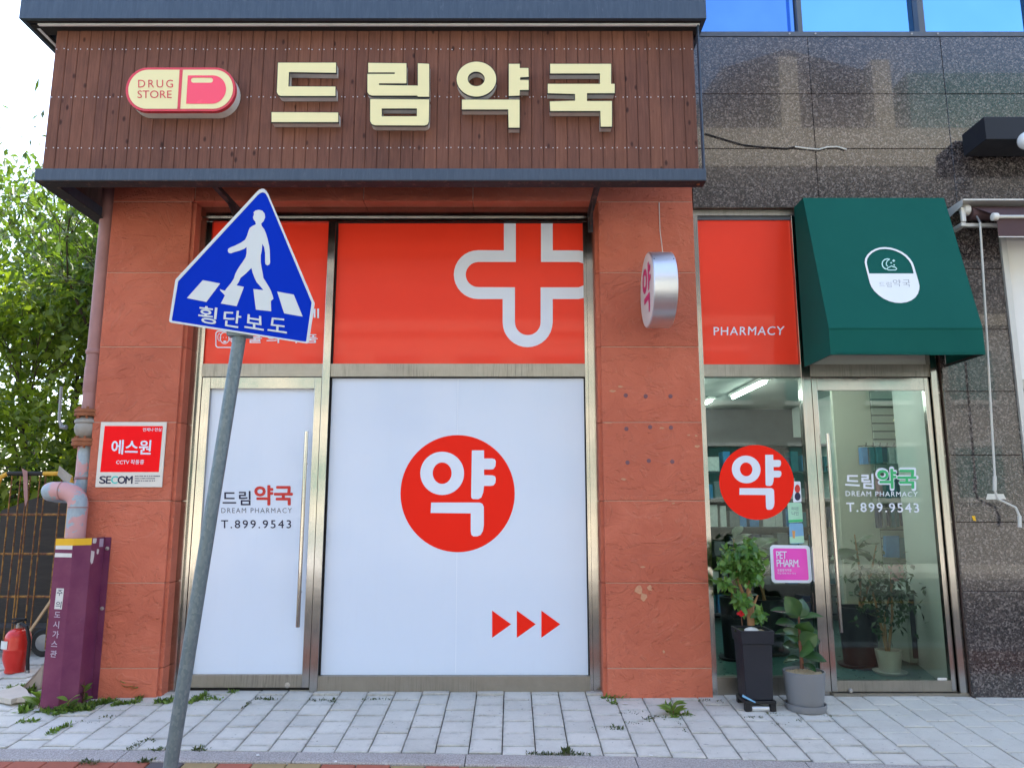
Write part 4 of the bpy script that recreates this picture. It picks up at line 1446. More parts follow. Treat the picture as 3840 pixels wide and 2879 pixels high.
for zz in (.05, .17):
    pc_ = top - dirp.normalized() * zz
    build('clamp', MB().box(pc_.x - .05, pc_.x + .05, -2.3275, -2.252, pc_.z - .015, pc_.z + .015), M['galv'], xs_)

# ------------------------------------------------------------------ round drum sign on the right pier
dc = px(*c('BS', 420, 870), -.33)
xl_ = px(*c('BS', 215, 870), -.33).x
xr_ = px(*c('BS', 610, 870), -.33).x
DR = .285
dsn = thing('drum_sign', 'round silver drum sign projecting from the red stone pier', 'sign', (dc.x, -.33, dc.z - DR))
dz_ = dc.z
build('drum', MB().lathe([(DR - .004, 0), (DR, .004), (DR, xr_ - xl_ - .004), (DR - .004, xr_ - xl_)], (xl_, -.33, dz_), 56, 'X'), M['drum_alu'], dsn, smooth=True)
f_ = build('face', MB().lathe([(.001, -.002), (DR - .012, -.002), (DR - .010, .001)], (xl_, -.33, dz_), 56, 'X'), M['drum_face'], dsn)
gm = MB()


def tfd(x, y):
    return Vector((xl_ - .0035, -.33 - (x - 713) / 300 * DR * .93 * -1 * -1, dz_ - (y - 622) / 300 * DR * .93))


for lp in ([YA_RING[0], YA_RING[1]], [YA_A], [YA_G]):
    gm.prism([[Vector((xl_ - .0035, -.33 + (713 - x) / 300 * DR * .9 * 1.0, dz_ - (y - 622) / 300 * DR * .9)) for x, y in l] for l in lp], (0, 0, 0))
build('lettering', gm, M['magenta'], f_)
build('bracket', MB().box((xl_ + xr_) / 2 - .03, (xl_ + xr_) / 2 + .03, -.06, -.002, dz_ - .06, dz_ + .06), M['alu'], dsn)
m = MB()
for xx in (xl_ + .015, xr_ - .015):
    m.lathe([(.004, -.004), (.004, 0)], (xx, -.33 - DR * .80, dz_ + DR * .60), 8, 'Y')
build('screw_heads', m, M['black'], dsn, kind='stuff')
w0, w1 = px(*c('F', 1875, 60), -.004), px(*c('BS', 490, 160), -.14)
build('wire', MB().tube([(w0.x, -.004, w0.z), (w0.x, -.004, w0.z - .24), (w1.x, -.10, w1.z + .05), (w1.x, -.16, dz_ + DR - .03)], .0035, 6), M['white_rod'], dsn)

# ------------------------------------------------------------------ green awning
AY0, AY1 = -.19, -.49
aw = thing('awning', 'fixed green canvas awning with a white capsule emblem', 'awning', (2.7, -.2, 2.4))
A = px(*c('G', 722, 40), AY0); B = px(*c('G', 1658, 40), AY0)
Cc = px(*c('G', 1948, 905), AY1); D_ = px(*c('G', 918, 905), AY1)
E_ = px(*c('G', 1960, 1085), AY1); F_ = px(*c('G', 918, 1090), AY1)
axl = (A.x + D_.x + F_.x) / 3
axr = (B.x + Cc.x + E_.x) / 3
az1 = (A.z + B.z) / 2; az2 = (Cc.z + D_.z) / 2; az3 = (E_.z + F_.z) / 2
prof = [(-.003, az1), (AY0, az1), (AY1, az2), (AY1, az3)]
th = .004
m = MB()
NX, NZ = 36, 18
arn = random.Random(3)


def sag(s_, t_):
    return .0045 * math.sin(math.pi * t_) * (.55 + .45 * math.sin(math.pi * s_ * 3) ** 2) + .0012 * math.sin(9 * s_ + 5 * t_) * math.sin(math.pi * t_)


vs_ = []
for j_ in range(NZ + 1):
    t_ = j_ / NZ
    for i_ in range(NX + 1):
        s_ = i_ / NX
        dlt = sag(s_, t_)
        vs_.append((axl + (axr - axl) * s_, AY0 + (AY1 - AY0) * t_ + dlt * .85, az1 + (az2 - az1) * t_ - dlt * .5))
m.add(vs_, [(j_ * (NX + 1) + i_, j_ * (NX + 1) + i_ + 1, (j_ + 1) * (NX + 1) + i_ + 1, (j_ + 1) * (NX + 1) + i_) for j_ in range(NZ) for i_ in range(NX)])
build('canvas', m, M['canvas'], aw, recalc=False, smooth=True)
build('top_panel', MB().add([(axl, -.003, az1), (axr, -.003, az1), (axr, AY0, az1), (axl, AY0, az1)], [(0, 1, 2, 3)]), M['canvas'], aw)
vs_ = []
for j_ in range(4):
    for i_ in range(NX + 1):
        s_ = i_ / NX
        vs_.append((axl + (axr - axl) * s_, AY1 + .0022 * math.sin(11 * s_ + 1.0) * j_ / 3 + .0015 * math.sin(23 * s_) * j_ / 3, az2 + (az3 - az2) * j_ / 3 + (.0015 * math.sin(7 * s_) if j_ == 3 else 0)))
build('valance', MB().add(vs_, [(j_ * (NX + 1) + i_, j_ * (NX + 1) + i_ + 1, (j_ + 1) * (NX + 1) + i_ + 1, (j_ + 1) * (NX + 1) + i_) for j_ in range(3) for i_ in range(NX)]), M['canvas'], aw, smooth=True)
build('seam', MB().box(axl, axr, AY1 - .0035, AY1 - .0008, az2 - .012, az2 - .009).box(axl, axr, AY1 - .0042, AY1 - .0025, az3 + .012, az3 + .015), M['canvas'], aw)
side = [(-.003, az1), (AY0, az1), (AY1, az2), (AY1, az3), (-.003, az3 + .0)]
for xx in (axl, axr):
    build('side_panel', MB().add([(xx, y, z) for y, z in side], [tuple(range(5))]), M['canvas'], aw)
fr_ = MB()
for a_, b_ in (((axl + .012, AY1 + .012, az3 + .01), (axr - .012, AY1 + .012, az3 + .01)), ((axl + .012, -.01, az3 + .01), (axl + .012, AY1 + .012, az3 + .01)), ((axr - .012, -.01, az3 + .01), (axr - .012, AY1 + .012, az3 + .01)), ((axl + .012, AY1 + .012, az3), (axl + .012, AY1 + .012, az2 - .01)), ((axr - .012, AY1 + .012, az3), (axr - .012, AY1 + .012, az2 - .01))):
    fr_.tube([a_, b_], .009, 8)
build('frame', fr_, M['black'], aw)
sn = Vector((0, -(az1 - az2), -(AY0 - AY1) * -1)).normalized()
sn = Vector((0, -(az1 - az2), (AY0 - AY1))).normalized()
sp0 = Vector((0, AY0, az1)) + sn * .002
prV = lambda u, v: pxp(u, v, sp0, sn)
outer = rounded([(770, 150), (1600, 150), (1950, 1305), (1030, 1305)], [10] * 4, 2)


def slot(pts_a, n=1):
    return pts_a


out_l = [(800, 520), (788, 460), (800, 385), (845, 305), (920, 235), (1010, 185), (1100, 157), (1210, 148), (1330, 160), (1450, 195), (1560, 245), (1660, 315), (1735, 395), (1785, 470), (1815, 550), (1905, 855), (1925, 950), (1922, 1020), (1895, 1110), (1840, 1190), (1760, 1250), (1660, 1290), (1540, 1307), (1420, 1300), (1300, 1270), (1180, 1215), (1080, 1145), (990, 1060), (930, 975), (895, 890)]
in_l = [(842, 530), (832, 465), (842, 395), (882, 325), (945, 265), (1020, 222), (1105, 195), (1210, 186), (1325, 198), (1435, 230), (1540, 280), (1630, 345), (1700, 420), (1745, 490), (1775, 570), (1805, 695), (882, 695)]
build('emblem', plate_on([cl('V', out_l), cl('V', in_l)], sp0, sn), M['canvas_print'], aw)
mo = MB()


def stroke(pts, w, proj, mb, closed=False):
    pts = [Vector(p) for p in pts]
    k = len(pts)
    L_, R_ = [], []
    for i in range(k):
        if closed:
            d = (pts[(i + 1) % k] - pts[i - 1]).normalized()
        else:
            d = (pts[min(i + 1, k - 1)] - pts[max(i - 1, 0)]).normalized()
        nn = Vector((-d.y, d.x)) * w / 2
        L_.append(pts[i] + nn); R_.append(pts[i] - nn)
    vs = [proj(*p) for p in L_] + [proj(*p) for p in R_]
    mb.add(vs, [(i, (i + 1) % k, (i + 1) % k + k, i + k) for i in range(k if closed else k - 1)])


sp1 = Vector((0, AY0, az1)) + sn * .0035
prW = lambda u, v: pxp(u, v, sp1, sn)
sV = .1808
stroke(cl('V', [(1310, 400), (1255, 392), (1200, 408), (1160, 450), (1150, 500), (1165, 550), (1200, 590), (1245, 605)]), 24 * sV, prW, mo)
stroke(cl('V', [(1310, 400), (1260, 430), (1235, 480), (1240, 520), (1268, 548)]), 20 * sV, prW, mo)
stroke(cl('V', [(1270, 575), (1255, 600), (1275, 622), (1340, 624), (1430, 622), (1455, 600), (1430, 568), (1390, 558), (1345, 540), (1300, 562)]), 20 * sV, prW, mo, True)
for e_ in ((1390, 430, 34, 28), (1338, 474, 24, 20), (1400, 520, 22, 20)):
    a_ = plate_on([cl('V', [(e_[0] - e_[2], e_[1]), (e_[0], e_[1] - e_[3]), (e_[0] + e_[2], e_[1]), (e_[0], e_[1] + e_[3])])], sp1, sn)
    mo.add(a_.v, a_.f)
build('moon_and_cloud', mo, M['pale_print'], aw)
tm = text_mb('드림', cl('V', [(1085, 870), (1335, 870), (1345, 975), (1095, 965)]), prW, -.02, 1.1)
text_mb('약국', cl('V', [(1370, 815), (1725, 815), (1740, 970), (1385, 965)]), prW, -.018, 1.1, tm)
build('lettering', tm, M['grey_print'], aw)

# ------------------------------------------------------------------ security sign on the left pier
sg_q = cl('Z', [(553, 281), (1231, 284), (1180, 957), (487, 955)])
sz = thing('security_sign', 'red and white security camera notice on the left stone pier', 'sign', px(480, 1830, -.006))
SX0 = (px(*sg_q[0], -.012).x + px(*sg_q[3], -.012).x) / 2
SX1 = (px(*sg_q[1], -.012).x + px(*sg_q[2], -.012).x) / 2
SZ1, SZ0 = px(480, sg_q[0][1], -.012).z, px(480, sg_q[2][1], -.012).z
brd = build('board', MB().box(SX0, SX1, -.014, -.004, SZ0, SZ1), M['off_white'], sz, bevel=.002)
SQ = P_(-.0155)
build('field', plate([cl('Z', [(588, 322), (1190, 324), (1148, 799), (540, 800)])], -.0155), M['sign_bright_red'], brd)
SP2 = P_(-.017)
build('lettering', text_mb('에스원', cl('Z', [(665, 468), (1072, 472), (1060, 618), (655, 612)]), SP2, .03, 1.0), M['white_print'], brd)
build('lettering', text_mb('CCTV 작동중', cl('Z', [(710, 672), (998, 672), (992, 718), (705, 720)]), SP2, .02, 1.0), M['white_print'], brd)
tm = MB()
text_mb('언제나·안심', cl('Z', [(985, 342), (1175, 342), (1172, 378), (982, 378)]), SP2, .02, 1.0, tm)
build('lettering', tm, M['white_print'], brd)
tm = MB()
for s, a, b in (('S', 532, 598), ('E', 602, 650), ('O', 722, 800), ('M', 803, 874)):
    text_mb(s, cl('Z', [(a + 4, 842), (b + 4, 842), (b - 2, 918), (a - 2, 918)]), SQ, .045, 1, tm)
build('lettering', tm, M['navy_print'], brd)
build('lettering', text_mb('C', cl('Z', [(658, 842), (724, 842), (718, 918), (652, 918)]), SQ, .045), M['teal_print'], brd)
tm = MB()
frn = random.Random(2)
for i, w_ in enumerate((1, .83, .8, .15)):
    y_ = 836 + i * 24
    x_ = 900.0
    while x_ < 900 + 250 * w_:
        l_ = frn.uniform(7, 13)
        a_ = plate([cl('Z', [(x_, y_), (x_ + l_, y_), (x_ + l_, y_ + 11), (x_, y_ + 11)])], -.0155)
        tm.add(a_.v, a_.f)
        x_ += l_ + frn.choice((3, 3, 9))
build('fine_print', tm, M['grey_print'], brd)
# ------------------------------------------------------------------ gas pipe
PYY = .065
xp = xL0 - .066
pip = thing('gas_pipe', 'pink painted gas riser pipe with rusty flanges beside the pier', 'pipe', (xp, PYY, 1.0))
PR = .060


def zat(v, Y=PYY):
    return px(310, v, Y).z


def put(name, prof_v, mat, parent=None, n=22):
    """lathe part around the riser; prof in (radius, photo row)"""
    pr_ = [(r, zat(v)) for r, v in prof_v]
    return build(name, MB().lathe([(r, z) for r, z in pr_], (xp, PYY, 0), n), mat, parent or pip, smooth=True)


put('riser', [(PR, 1542), (PR, 640)], M['pink'])
put('sleeve', [(PR + .002, 1472), (PR + .004, 1470), (PR + .004, 1380), (PR + .002, 1376)], M['pink'])
put('collar', [(PR + .0045, 1330), (PR + .009, 1327), (PR + .009, 1315), (PR + .0045, 1312)], M['pink'])
for va, vb in ((1563, 1537), (1673, 1646)):
    f_ = put('flange', [(.001, va), (.104, va), (.106, va - 2), (.106, (va + vb) / 2 + 3), (.100, (va + vb) / 2), (.106, (va + vb) / 2 - 3), (.106, vb + 2), (.104, vb), (.001, vb)], M['rust'], n=32)
    m = MB()
    for k in range(8):
        a = 2 * math.pi * (k + .4) / 8
        m.lathe([(.011, zat(va + 9)), (.011, zat(vb - 9))], (xp + .083 * math.cos(a), PYY + .083 * math.sin(a), 0), 6)
    build('bolts', m, M['rust'], f_)
put('valve_body', [(.055, 1646), (.070, 1640), (.092, 1622), (.098, 1605), (.090, 1590), (.100, 1587), (.100, 1578), (.085, 1572), (.062, 1563)], M['valve'], n=28)
put('lower_riser', [(PR, 1925), (PR, 1673)], M['pink_peel'])
put('coupling', [(PR + .001, 1798), (PR + .005, 1796), (PR + .005, 1790), (PR + .001, 1788)], M['pink'])
# valve lever
a_ = px(*c('H', 590, 240), -.02); b_ = px(*c('H', 545, 240), -.02); d_ = px(*c('H', 525, 160), -.02); e_ = px(*c('H', 545, -120), -.02)
build('lever', MB().tube([a_, b_, d_, e_], [.02, .016, .011, .011], 8), M['metal_grey'], pip, smooth=True)
# offset section in front
FYP = -.10
pts = []
l0 = px(*c('H', 430, 805), FYP); l1 = px(*c('H', 585, 805), FYP); l3 = px(*c('H', 692, 950), FYP)
zc_ = l0.z
xv = l3.x
rr = .115
pts = [(l0.x + .03, FYP, zc_), (xv - rr, FYP, zc_)] + [(xv - rr + rr * math.sin(R(a)), FYP, zc_ - rr + rr * math.cos(R(a))) for a in range(10, 91, 10)] + [(xv, FYP, 1.05)]
back = [(l0.x + .03, FYP, zc_), (l0.x + .015, FYP + .012, zc_ - .002), (l0.x + .0, FYP + .04, zc_ - .01), (l0.x + .0, PYY - .03, zc_ - .02), (l0.x + .02, PYY, zc_ - .02), (xp, PYY, zc_ - .03)]
build('offset_bend', MB().tube(list(reversed(back)) + pts[1:], .068, 22), M['pink_peel'], pip, smooth=True)
m = MB()
m.tube([(xv - rr - .014, FYP, zc_), (xv - rr - .006, FYP, zc_)], .0705, 22)
m.tube([(xv, FYP, zc_ - rr - .004), (xv, FYP, zc_ - rr - .012)], .0705, 22)
build('weld_ring', m, M['pink'], pip, smooth=True)
tg = px(*c('H', 605, 640), FYP + .02)
build('torn_wrap', MB().add([tg + Vector((-.06, -.02, .05)), tg + Vector((.05, -.03, -.03)), tg + Vector((.02, -.02, -.10)), tg + Vector((-.08, .0, -.02))], [(0, 1, 2, 3)]), M['valve'], pip)

# ------------------------------------------------------------------ purple pipe guard
gpY = -.27
fl = px(*c('Y', 555, 80), gpY); fr2 = px(*c('Y', 752, 80), gpY)
bl_ = px(*c('I', 300, 1090), gpY); bm2 = px(*c('I', 480, 1090), gpY)
gx0_ = (fl.x + bl_.x) / 2 - .01
gx1_ = (fr2.x + bm2.x) / 2
ch = .085
gx2_ = gx1_ + ch
gzt = px(260, c('Y', 700, 50)[1], gpY).z
gd = thing('pipe_guard', 'faded purple steel pipe guard with a yellow band at the top', 'pipe guard', ((gx0_ + gx2_) / 2, gpY + .15, gz(gpY)))
zb_ = gzz(gpY) - .05
TH = .004
gy1 = gpY + ch
m = MB()
plan = [(gx0_, gy1 - .03), (gx0_ + .03, gpY), (gx1_, gpY), (gx2_, gy1), (gx2_, -.008)]
inn = [(gx0_ + TH, gy1 - .03), (gx0_ + .03, gpY + TH), (gx1_ - .002, gpY + TH), (gx2_ - TH, gy1 + .002), (gx2_ - TH, -.008)]
plan = [(gx0_, .0)] + plan
inn = [(gx0_ + TH, .0)] + inn
loop = plan + inn[::-1]
m.prism([[(x_, y_, zb_) for x_, y_ in loop]], (0, 0, gzt - zb_))
shell_ = build('shell', m, M['purple'], gd, bevel=.0015)
build('wall_flange', MB().box(gx2_ + .0005, gx2_ + .045, -.009, -.004, zb_, gzt - .002), M['purple'], gd)
m = MB()
yb_ = gzt - .05
band = [(gx0_ + .030, gpY - .001), (gx1_ + .0005, gpY - .001), (gx2_ + .0005, gy1 - .001)]
for (xa, ya), (xb, yb) in zip(band, band[1:]):
    m.add([(xa, ya - .0008, yb_), (xb, yb - .0008, yb_), (xb, yb - .0008, gzt - .001), (xa, ya - .0008, gzt - .001)], [(0, 1, 2, 3)])
build('yellow_band', m, M['yellow'], gd)
GP = P_(gpY - .0012)
for q in ([(578, 116), (752, 118), (748, 165), (575, 162)], [(572, 200), (745, 205), (742, 246), (565, 243)]):
    build('sticker', plate([cl('Y', q)], gpY - .0012), M['paper'], gd)
build('sticker', plate([cl('Y', [(586, 566), (663, 568), (640, 784), (562, 780)])], gpY - .0012), M['paper'], gd)
for s, q in (('주', [(594, 580), (652, 582), (642, 645), (586, 642)]), ('의', [(582, 700), (640, 703), (630, 770), (575, 765)])):
    build('lettering', text_mb(s, cl('Y', q), P_(gpY - .0022), .03), M['grey_print'], gd)
for s, q in (('도', [(568, 808), (628, 812), (622, 868), (560, 864)]), ('시', [(555, 905), (615, 908), (608, 980), (548, 975)]), ('가', [(550, 1004), (612, 1008), (604, 1082), (542, 1078)]), ('스', [(536, 1110), (598, 1112), (590, 1172), (528, 1168)]), ('관', [(526, 1208), (592, 1212), (580, 1282), (518, 1276)])):
    build('lettering', text_mb(s, cl('Y', q), GP, .03), M['pale_lilac'], gd)


def on_side(dy, z, w, h, mt, nm='sticker', jag=0):
    y0 = gy1 + dy
    r_ = random.Random(int(dy * 1000))
    pts_ = [(0, 0), (.5, jag * r_.uniform(-.2, .1)), (1, jag * .1), (1, .5), (1 - jag * .2, 1), (.4, 1 + jag * .1), (0, 1 - jag * .15)]
    build(nm, MB().add([(gx2_ + .0012, y0 + w * a, z - h * b) for a, b in pts_], [tuple(range(len(pts_)))]), M[mt], gd)


on_side(.01, gzt - .004, .05, .035, 'paper', jag=.5)
on_side(.10, gzt - .01, .055, .06, 'pale_lilac')
on_side(.075, gzt - .085, .03, .035, 'paper', jag=1)
on_side(.0, gzt - .09, .045, .09, 'paper', jag=1)
for z in (gzt - .085, .62):
    build('bolt', MB().lathe([(.015, 0), (.015, -.003), (.009, -.004), (.008, -.012), (.001, -.013)], (gx2_ + .024, -.010, z), 12, 'Y'), M['bolt'], gd, smooth=True)

# ------------------------------------------------------------------ things beside the building
# fire extinguisher
eb = gp(*c('Y', 150, 1455))
eb = px(*c('Y', 150, 1450), .78)
ex_ = thing('fire_extinguisher', 'red fire extinguisher standing on the ground behind the purple guard', 'fire extinguisher', (eb.x, .78, 0))
k = (px(*c('Y', 280, 1250), .78).x - px(*c('Y', 35, 1250), .78).x) / 2
eh = px(*c('Y', 150, 975), .78).z
prof = [(k * .72, 0), (k * .78, .01), (k * .74, .04), (k * .86, .07), (k * .99, .11), (k, .15), (k * 1.0, eh * .52), (k * 1.015, eh * .53), (k * 1.0, eh * .54), (k, eh * .76), (k * .93, eh * .86), (k * .72, eh * .94), (k * .40, eh * .985), (k * .25, eh)]
cyl = build('cylinder', MB().lathe(prof, (eb.x, .78, 0), 32), M['ext_red'], ex_, smooth=True)
build('valve', MB().lathe([(k * .26, eh - .005), (k * .26, eh + .025), (k * .20, eh + .03), (k * .20, eh + .05)], (eb.x, .78, 0), 16), M['valve'], ex_, smooth=True)
build('grip', MB().box(eb.x - .015, eb.x + .015, .70, .86, eh + .045, eh + .06).box(eb.x - .07, eb.x + .05, .765, .795, eh + .062, eh + .078).box(eb.x - .055, eb.x + .04, .767, .793, eh + .03, eh + .042), M['black'], ex_, bevel=.004)
build('hose', MB().tube([(eb.x + .03, .75, eh + .035), (eb.x + .10, .72, eh + .02), (eb.x + .135, .72, eh - .10), (eb.x + .13, .73, eh - .25), (eb.x + .14, .73, eh - .33)], .014, 10), M['black'], ex_, smooth=True)
build('nozzle', MB().tube([(eb.x + .14, .73, eh - .33), (eb.x + .155, .72, eh - .46)], [.013, .022], 12), M['metal_grey'], ex_, smooth=True)
lp = MB()
for a0 in np.linspace(250, 300, 6)[:-1]:
    a1 = a0 + 10
    lp.add([(eb.x - .02 + (k + .0015) * math.cos(R(a)), .78 + (k + .0015) * math.sin(R(a)), z) for a, z in ((a0 - 30, eh * .56), (a1 - 30, eh * .56), (a1 - 30, eh * .74), (a0 - 30, eh * .74))], [(0, 1, 2, 3)])

build('label', lp, M['paper'], cyl)

# barricade ------------------------------------------------------------------------------
BY = 1.35
bc = thing('barricade', 'yellow and black steel crowd barricade with rusty bars', 'barricade', (-5, BY, 0))


def B_(x, y, Y=BY):
    return px(*c('H', x, y), Y)


zt_ = B_(200, 652).z
xr = B_(590, 650).x
x_e = B_(390, 650).x
x_w = B_(70, 650).x
build('top_rail', MB().tube([(x_w, BY, zt_), (x_e, BY, zt_)], .021, 12), M['bar_black'], bc, smooth=True)
build('top_rail', MB().tube([(x_e, BY, zt_), (xr - .02, BY, zt_), (xr + .04, BY, zt_ - .03), (xr + .06, BY, zt_ - .10), (xr + .06, BY, 0)], .021, 12), M['bar_yellow'], bc, smooth=True)
build('end_post', MB().tube([(x_w, BY, zt_), (x_w - .06, BY, zt_ - .03), (x_w - .085, BY, zt_ - .10), (x_w - .085, BY, zt_ - .42)], .021, 12), M['bar_yellow'], bc, smooth=True)
build('end_post', MB().tube([(x_w - .085, BY, zt_ - .421), (x_w - .085, BY, 0)], .021, 12), M['bar_black'], bc, smooth=True)
for xx in (105, 182, 245, 268, 355, 405, 548):
    xq = B_(xx, 700).x
    build('bar', MB().tube([(xq, BY, zt_ - .018), (xq, BY, .08)], .0065, 8), M['bar_rusty'], bc, smooth=True)
for vv in (1015, 1365):
    zq = B_(200, vv).z
    build('cross_bar', MB().tube([(x_w - .085, BY + .018, zq), (xr + .06, BY + .018, zq)], .011, 8), M['bar_rusty'], bc, smooth=True)
zq = px(*c('Y', 250, 655), BY).z
build('cross_bar', MB().tube([(x_w - .085, BY + .018, zq), (xr + .06, BY + .018, zq)], .011, 8), M['bar_rusty'], bc, smooth=True)
rb = B_(215, 640, BY - .03)
build('ribbon', MB().add([rb + Vector((-.03, 0, .04)), rb + Vector((.03, 0, .01)), rb + Vector((.06, 0, -.26)), rb + Vector((.045, 0, -.32)), rb + Vector((.02, 0, -.22)), rb + Vector((-.01, 0, -.02))], [tuple(range(6))]), M['pink'], bc)

# boards leaning behind the barricade
zpl = px(*c('H', 300, 870), 1.75).z
bd = MB()
xa, xb = px(*c('H', 20, 900), 1.75).x, px(*c('H', 640, 900), 1.75).x
bd.prism([[(xa, 1.75, .0), (xb, 1.75, 0), (xb, 1.75, zpl + .02), (xa + .32, 1.75, zpl), (xa, 1.75, zpl - .12)]], (0, .03, 0))
build('plywood_board', bd, M['ply'], cat='board', label='dark weathered plywood board propped behind the yellow barricade')
bd = MB()
xa2 = px(-60, 2200, 2.2).x
bd.box(xa2 - 1.6, xa - .02, 2.2, 2.24, 0, 1.05)
build('plywood_board', bd, M['ply'], cat='board', label='low dark board at the far end of the barricade')
# cart with a wheel under the boards
ca_ = thing('hand_cart', 'low wooden hand cart with a rubber wheel behind the purple guard', 'cart', (px(100, 2480, 1.5).x, 1.5, 0))
zc1 = px(*c('Y', 300, 1035), 1.42).z
cx_a, cx_b = px(-80, 2380, 1.45).x, px(*c('Y', 470, 1030), 1.45).x
build('deck', MB().box(cx_a, cx_b, 1.42, 1.72, zc1, zc1 + .05), M['ply'], ca_)
build('frame', MB().box(cx_a, cx_b, 1.44, 1.70, zc1 - .07, zc1 - .002), M['bar_black'], ca_)
wq = px(*c('Y', 440, 1250), 1.40)
for i_, xx in enumerate((wq.x, wq.x - .75)):
    wh = build('wheel', MB().lathe([(.06, .0), (.115, .0), (.13, .012), (.13, .04), (.115, .052), (.06, .052)], (xx, 1.40, .13), 26, 'Y'), M['black'], ca_, smooth=True)
    build('hub', MB().lathe([(.075, -.004), (.06, -.006), (.02, -.014), (.001, -.014)], (xx, 1.40, .13), 20, 'Y'), M['metal_grey'], wh, smooth=True)
st0, st1 = px(*c('Y', 285, 1040), 1.25), px(*c('Y', 560, 640), 1.30)
sd = (st1 - st0)
stk_ = MB()
wv_ = Vector((-.018, 0, -.010))
vd = Vector((0, .022, 0))
stk_.hexa([st0 + wv_, st0 - wv_, st0 - wv_ + vd, st0 + wv_ + vd, st1 + wv_, st1 - wv_, st1 - wv_ + vd, st1 + wv_ + vd])
build('timber_batten', stk_, M['wood_pale'], cat='timber', label='pale wooden batten leaning against the barricade')
# broken slabs
def slab(name, label, pts_px, h, tilt, mat):
    p = [gp(*c('T1', x, y)) for x, y in pts_px]
    m_ = MB()
    k_ = len(p)
    lo = [q + Vector((0, 0, .006)) for q in p]
    z_m = min(q.x for q in p)
    hi = [q + Vector((0, 0, h + tilt * (q.x - z_m))) for q in p]
    lo = [Vector((a.x, a.y, b.z - h)) for a, b in zip(lo, hi)]
    m_.add(lo + hi, [tuple(range(k_ - 1, -1, -1)), tuple(range(k_, 2 * k_))] + [(i, (i + 1) % k_, (i + 1) % k_ + k_, i + k_) for i in range(k_)])
    build(name, m_, mat, cat='slab', label=label)


slab('broken_slab', 'flat piece of broken pale slab lying on the paving', [(-120, 170), (20, 205), (90, 225), (140, 210), (260, 205), (220, 130), (160, 85), (60, 120), (-60, 140)], .035, .05, M['concrete_chunk'])
bs = MB()
q0 = gp(*c('T1', 200, 110)); q1 = gp(*c('T1', 300, 70))
bs.hexa([q0 + Vector((-.03, -.02, 0)), q1 + Vector((.05, -.02, 0)), q1 + Vector((.05, .04, 0)), q0 + Vector((-.03, .04, 0)), q0 + Vector((.0, .0, .05)), q1 + Vector((.03, .03, .17)), q1 + Vector((.05, .09, .17)), q0 + Vector((.0, .06, .07))])
build('broken_slab', bs, M['concrete_chunk'], cat='slab', label='broken slab piece tilted up against the purple guard')
# ------------------------------------------------------------------ plants
def leaf_mesh(name, pos, dirs, nrm, length, width, tone, mat, parent=None, fold=.18, seg=1, droop=0, **kw):
    """pos, dirs, nrm: (n,3) arrays; each leaf is a folded diamond (4 triangles)"""
    n = len(pos)
    d = dirs / np.linalg.norm(dirs, axis=1, keepdims=True)
    nn = nrm - d * np.sum(nrm * d, axis=1, keepdims=True)
    nn /= np.maximum(np.linalg.norm(nn, axis=1, keepdims=True), 1e-6)
    sd = np.cross(d, nn)
    L = np.broadcast_to(np.asarray(length), (n,))[:, None]
    W = np.broadcast_to(np.asarray(width), (n,))[:, None]
    p0 = pos
    p1 = pos + d * L * .45 + sd * W * .5 + nn * W * fold
    p2 = pos + d * L - nn * L * droop
    p3 = pos + d * L * .45 - sd * W * .5 + nn * W * fold
    V = np.stack([p0, p1, p2, p3], 1).reshape(-1, 3)
    org = np.array(ORIGIN[parent]) if parent is not None else np.zeros(3)
    V = V - org
    idx = np.arange(n)[:, None] * 4
    T = np.concatenate([idx + np.array([0, 1, 2]), idx + np.array([0, 2, 3])], 1).reshape(-1)
    me = bpy.data.meshes.new(name)
    me.vertices.add(4 * n)
    me.vertices.foreach_set('co', V.astype(np.float32).ravel())
    me.loops.add(6 * n)
    me.loops.foreach_set('vertex_index', T.astype(np.int32))
    me.polygons.add(2 * n)
    me.polygons.foreach_set('loop_start', np.arange(0, 6 * n, 3, dtype=np.int32))
    me.polygons.foreach_set('loop_total', np.full(2 * n, 3, dtype=np.int32))
    me.update()
    at = me.attributes.new('tone', 'FLOAT', 'POINT')
    at.data.foreach_set('value', np.repeat(np.broadcast_to(tone, (n,)), 4).astype(np.float32))
    me.materials.append(mat)
    o = bpy.data.objects.new(name, me)
    col.objects.link(o)
    if parent is not None:
        o.parent = parent
    ORIGIN[o] = Vector(org)
    return set_props(o, **kw)


def grow(mb, tips, p, d, L, r, lvl, rnd, spread=.5, up=.15, kids=3, taper=.68):
    n = 4
    pts, rs = [p.copy()], [r]
    q = p.copy()
    dd = d.normalized()
    for i in range(n):
        dd = (dd + Vector((rnd.gauss(0, .10), rnd.gauss(0, .10), rnd.gauss(0, .06) + up * .1))).normalized()
        q = q + dd * (L / n)
        pts.append(q.copy()); rs.append(r * (1 - (1 - taper) * (i + 1) / n))
    mb.tube(pts, rs, 7 if lvl > 1 else 5, cap=False)
    if lvl <= 2:
        for i, pp in enumerate(pts[1:]):
            tips.append((pp, dd))
    if lvl == 0:
        return
    for k in range(kids):
        f = .45 + .55 * (k + 1) / kids
        i = min(n, max(1, int(round(f * n))))
        nd = (dd + Vector((rnd.gauss(0, spread), rnd.gauss(0, spread), rnd.gauss(0, spread * .7) + up))).normalized()
        grow(mb, tips, pts[i], nd, L * rnd.uniform(.6, .82), rs[i] * .66, lvl - 1, rnd, spread, up, kids, taper)


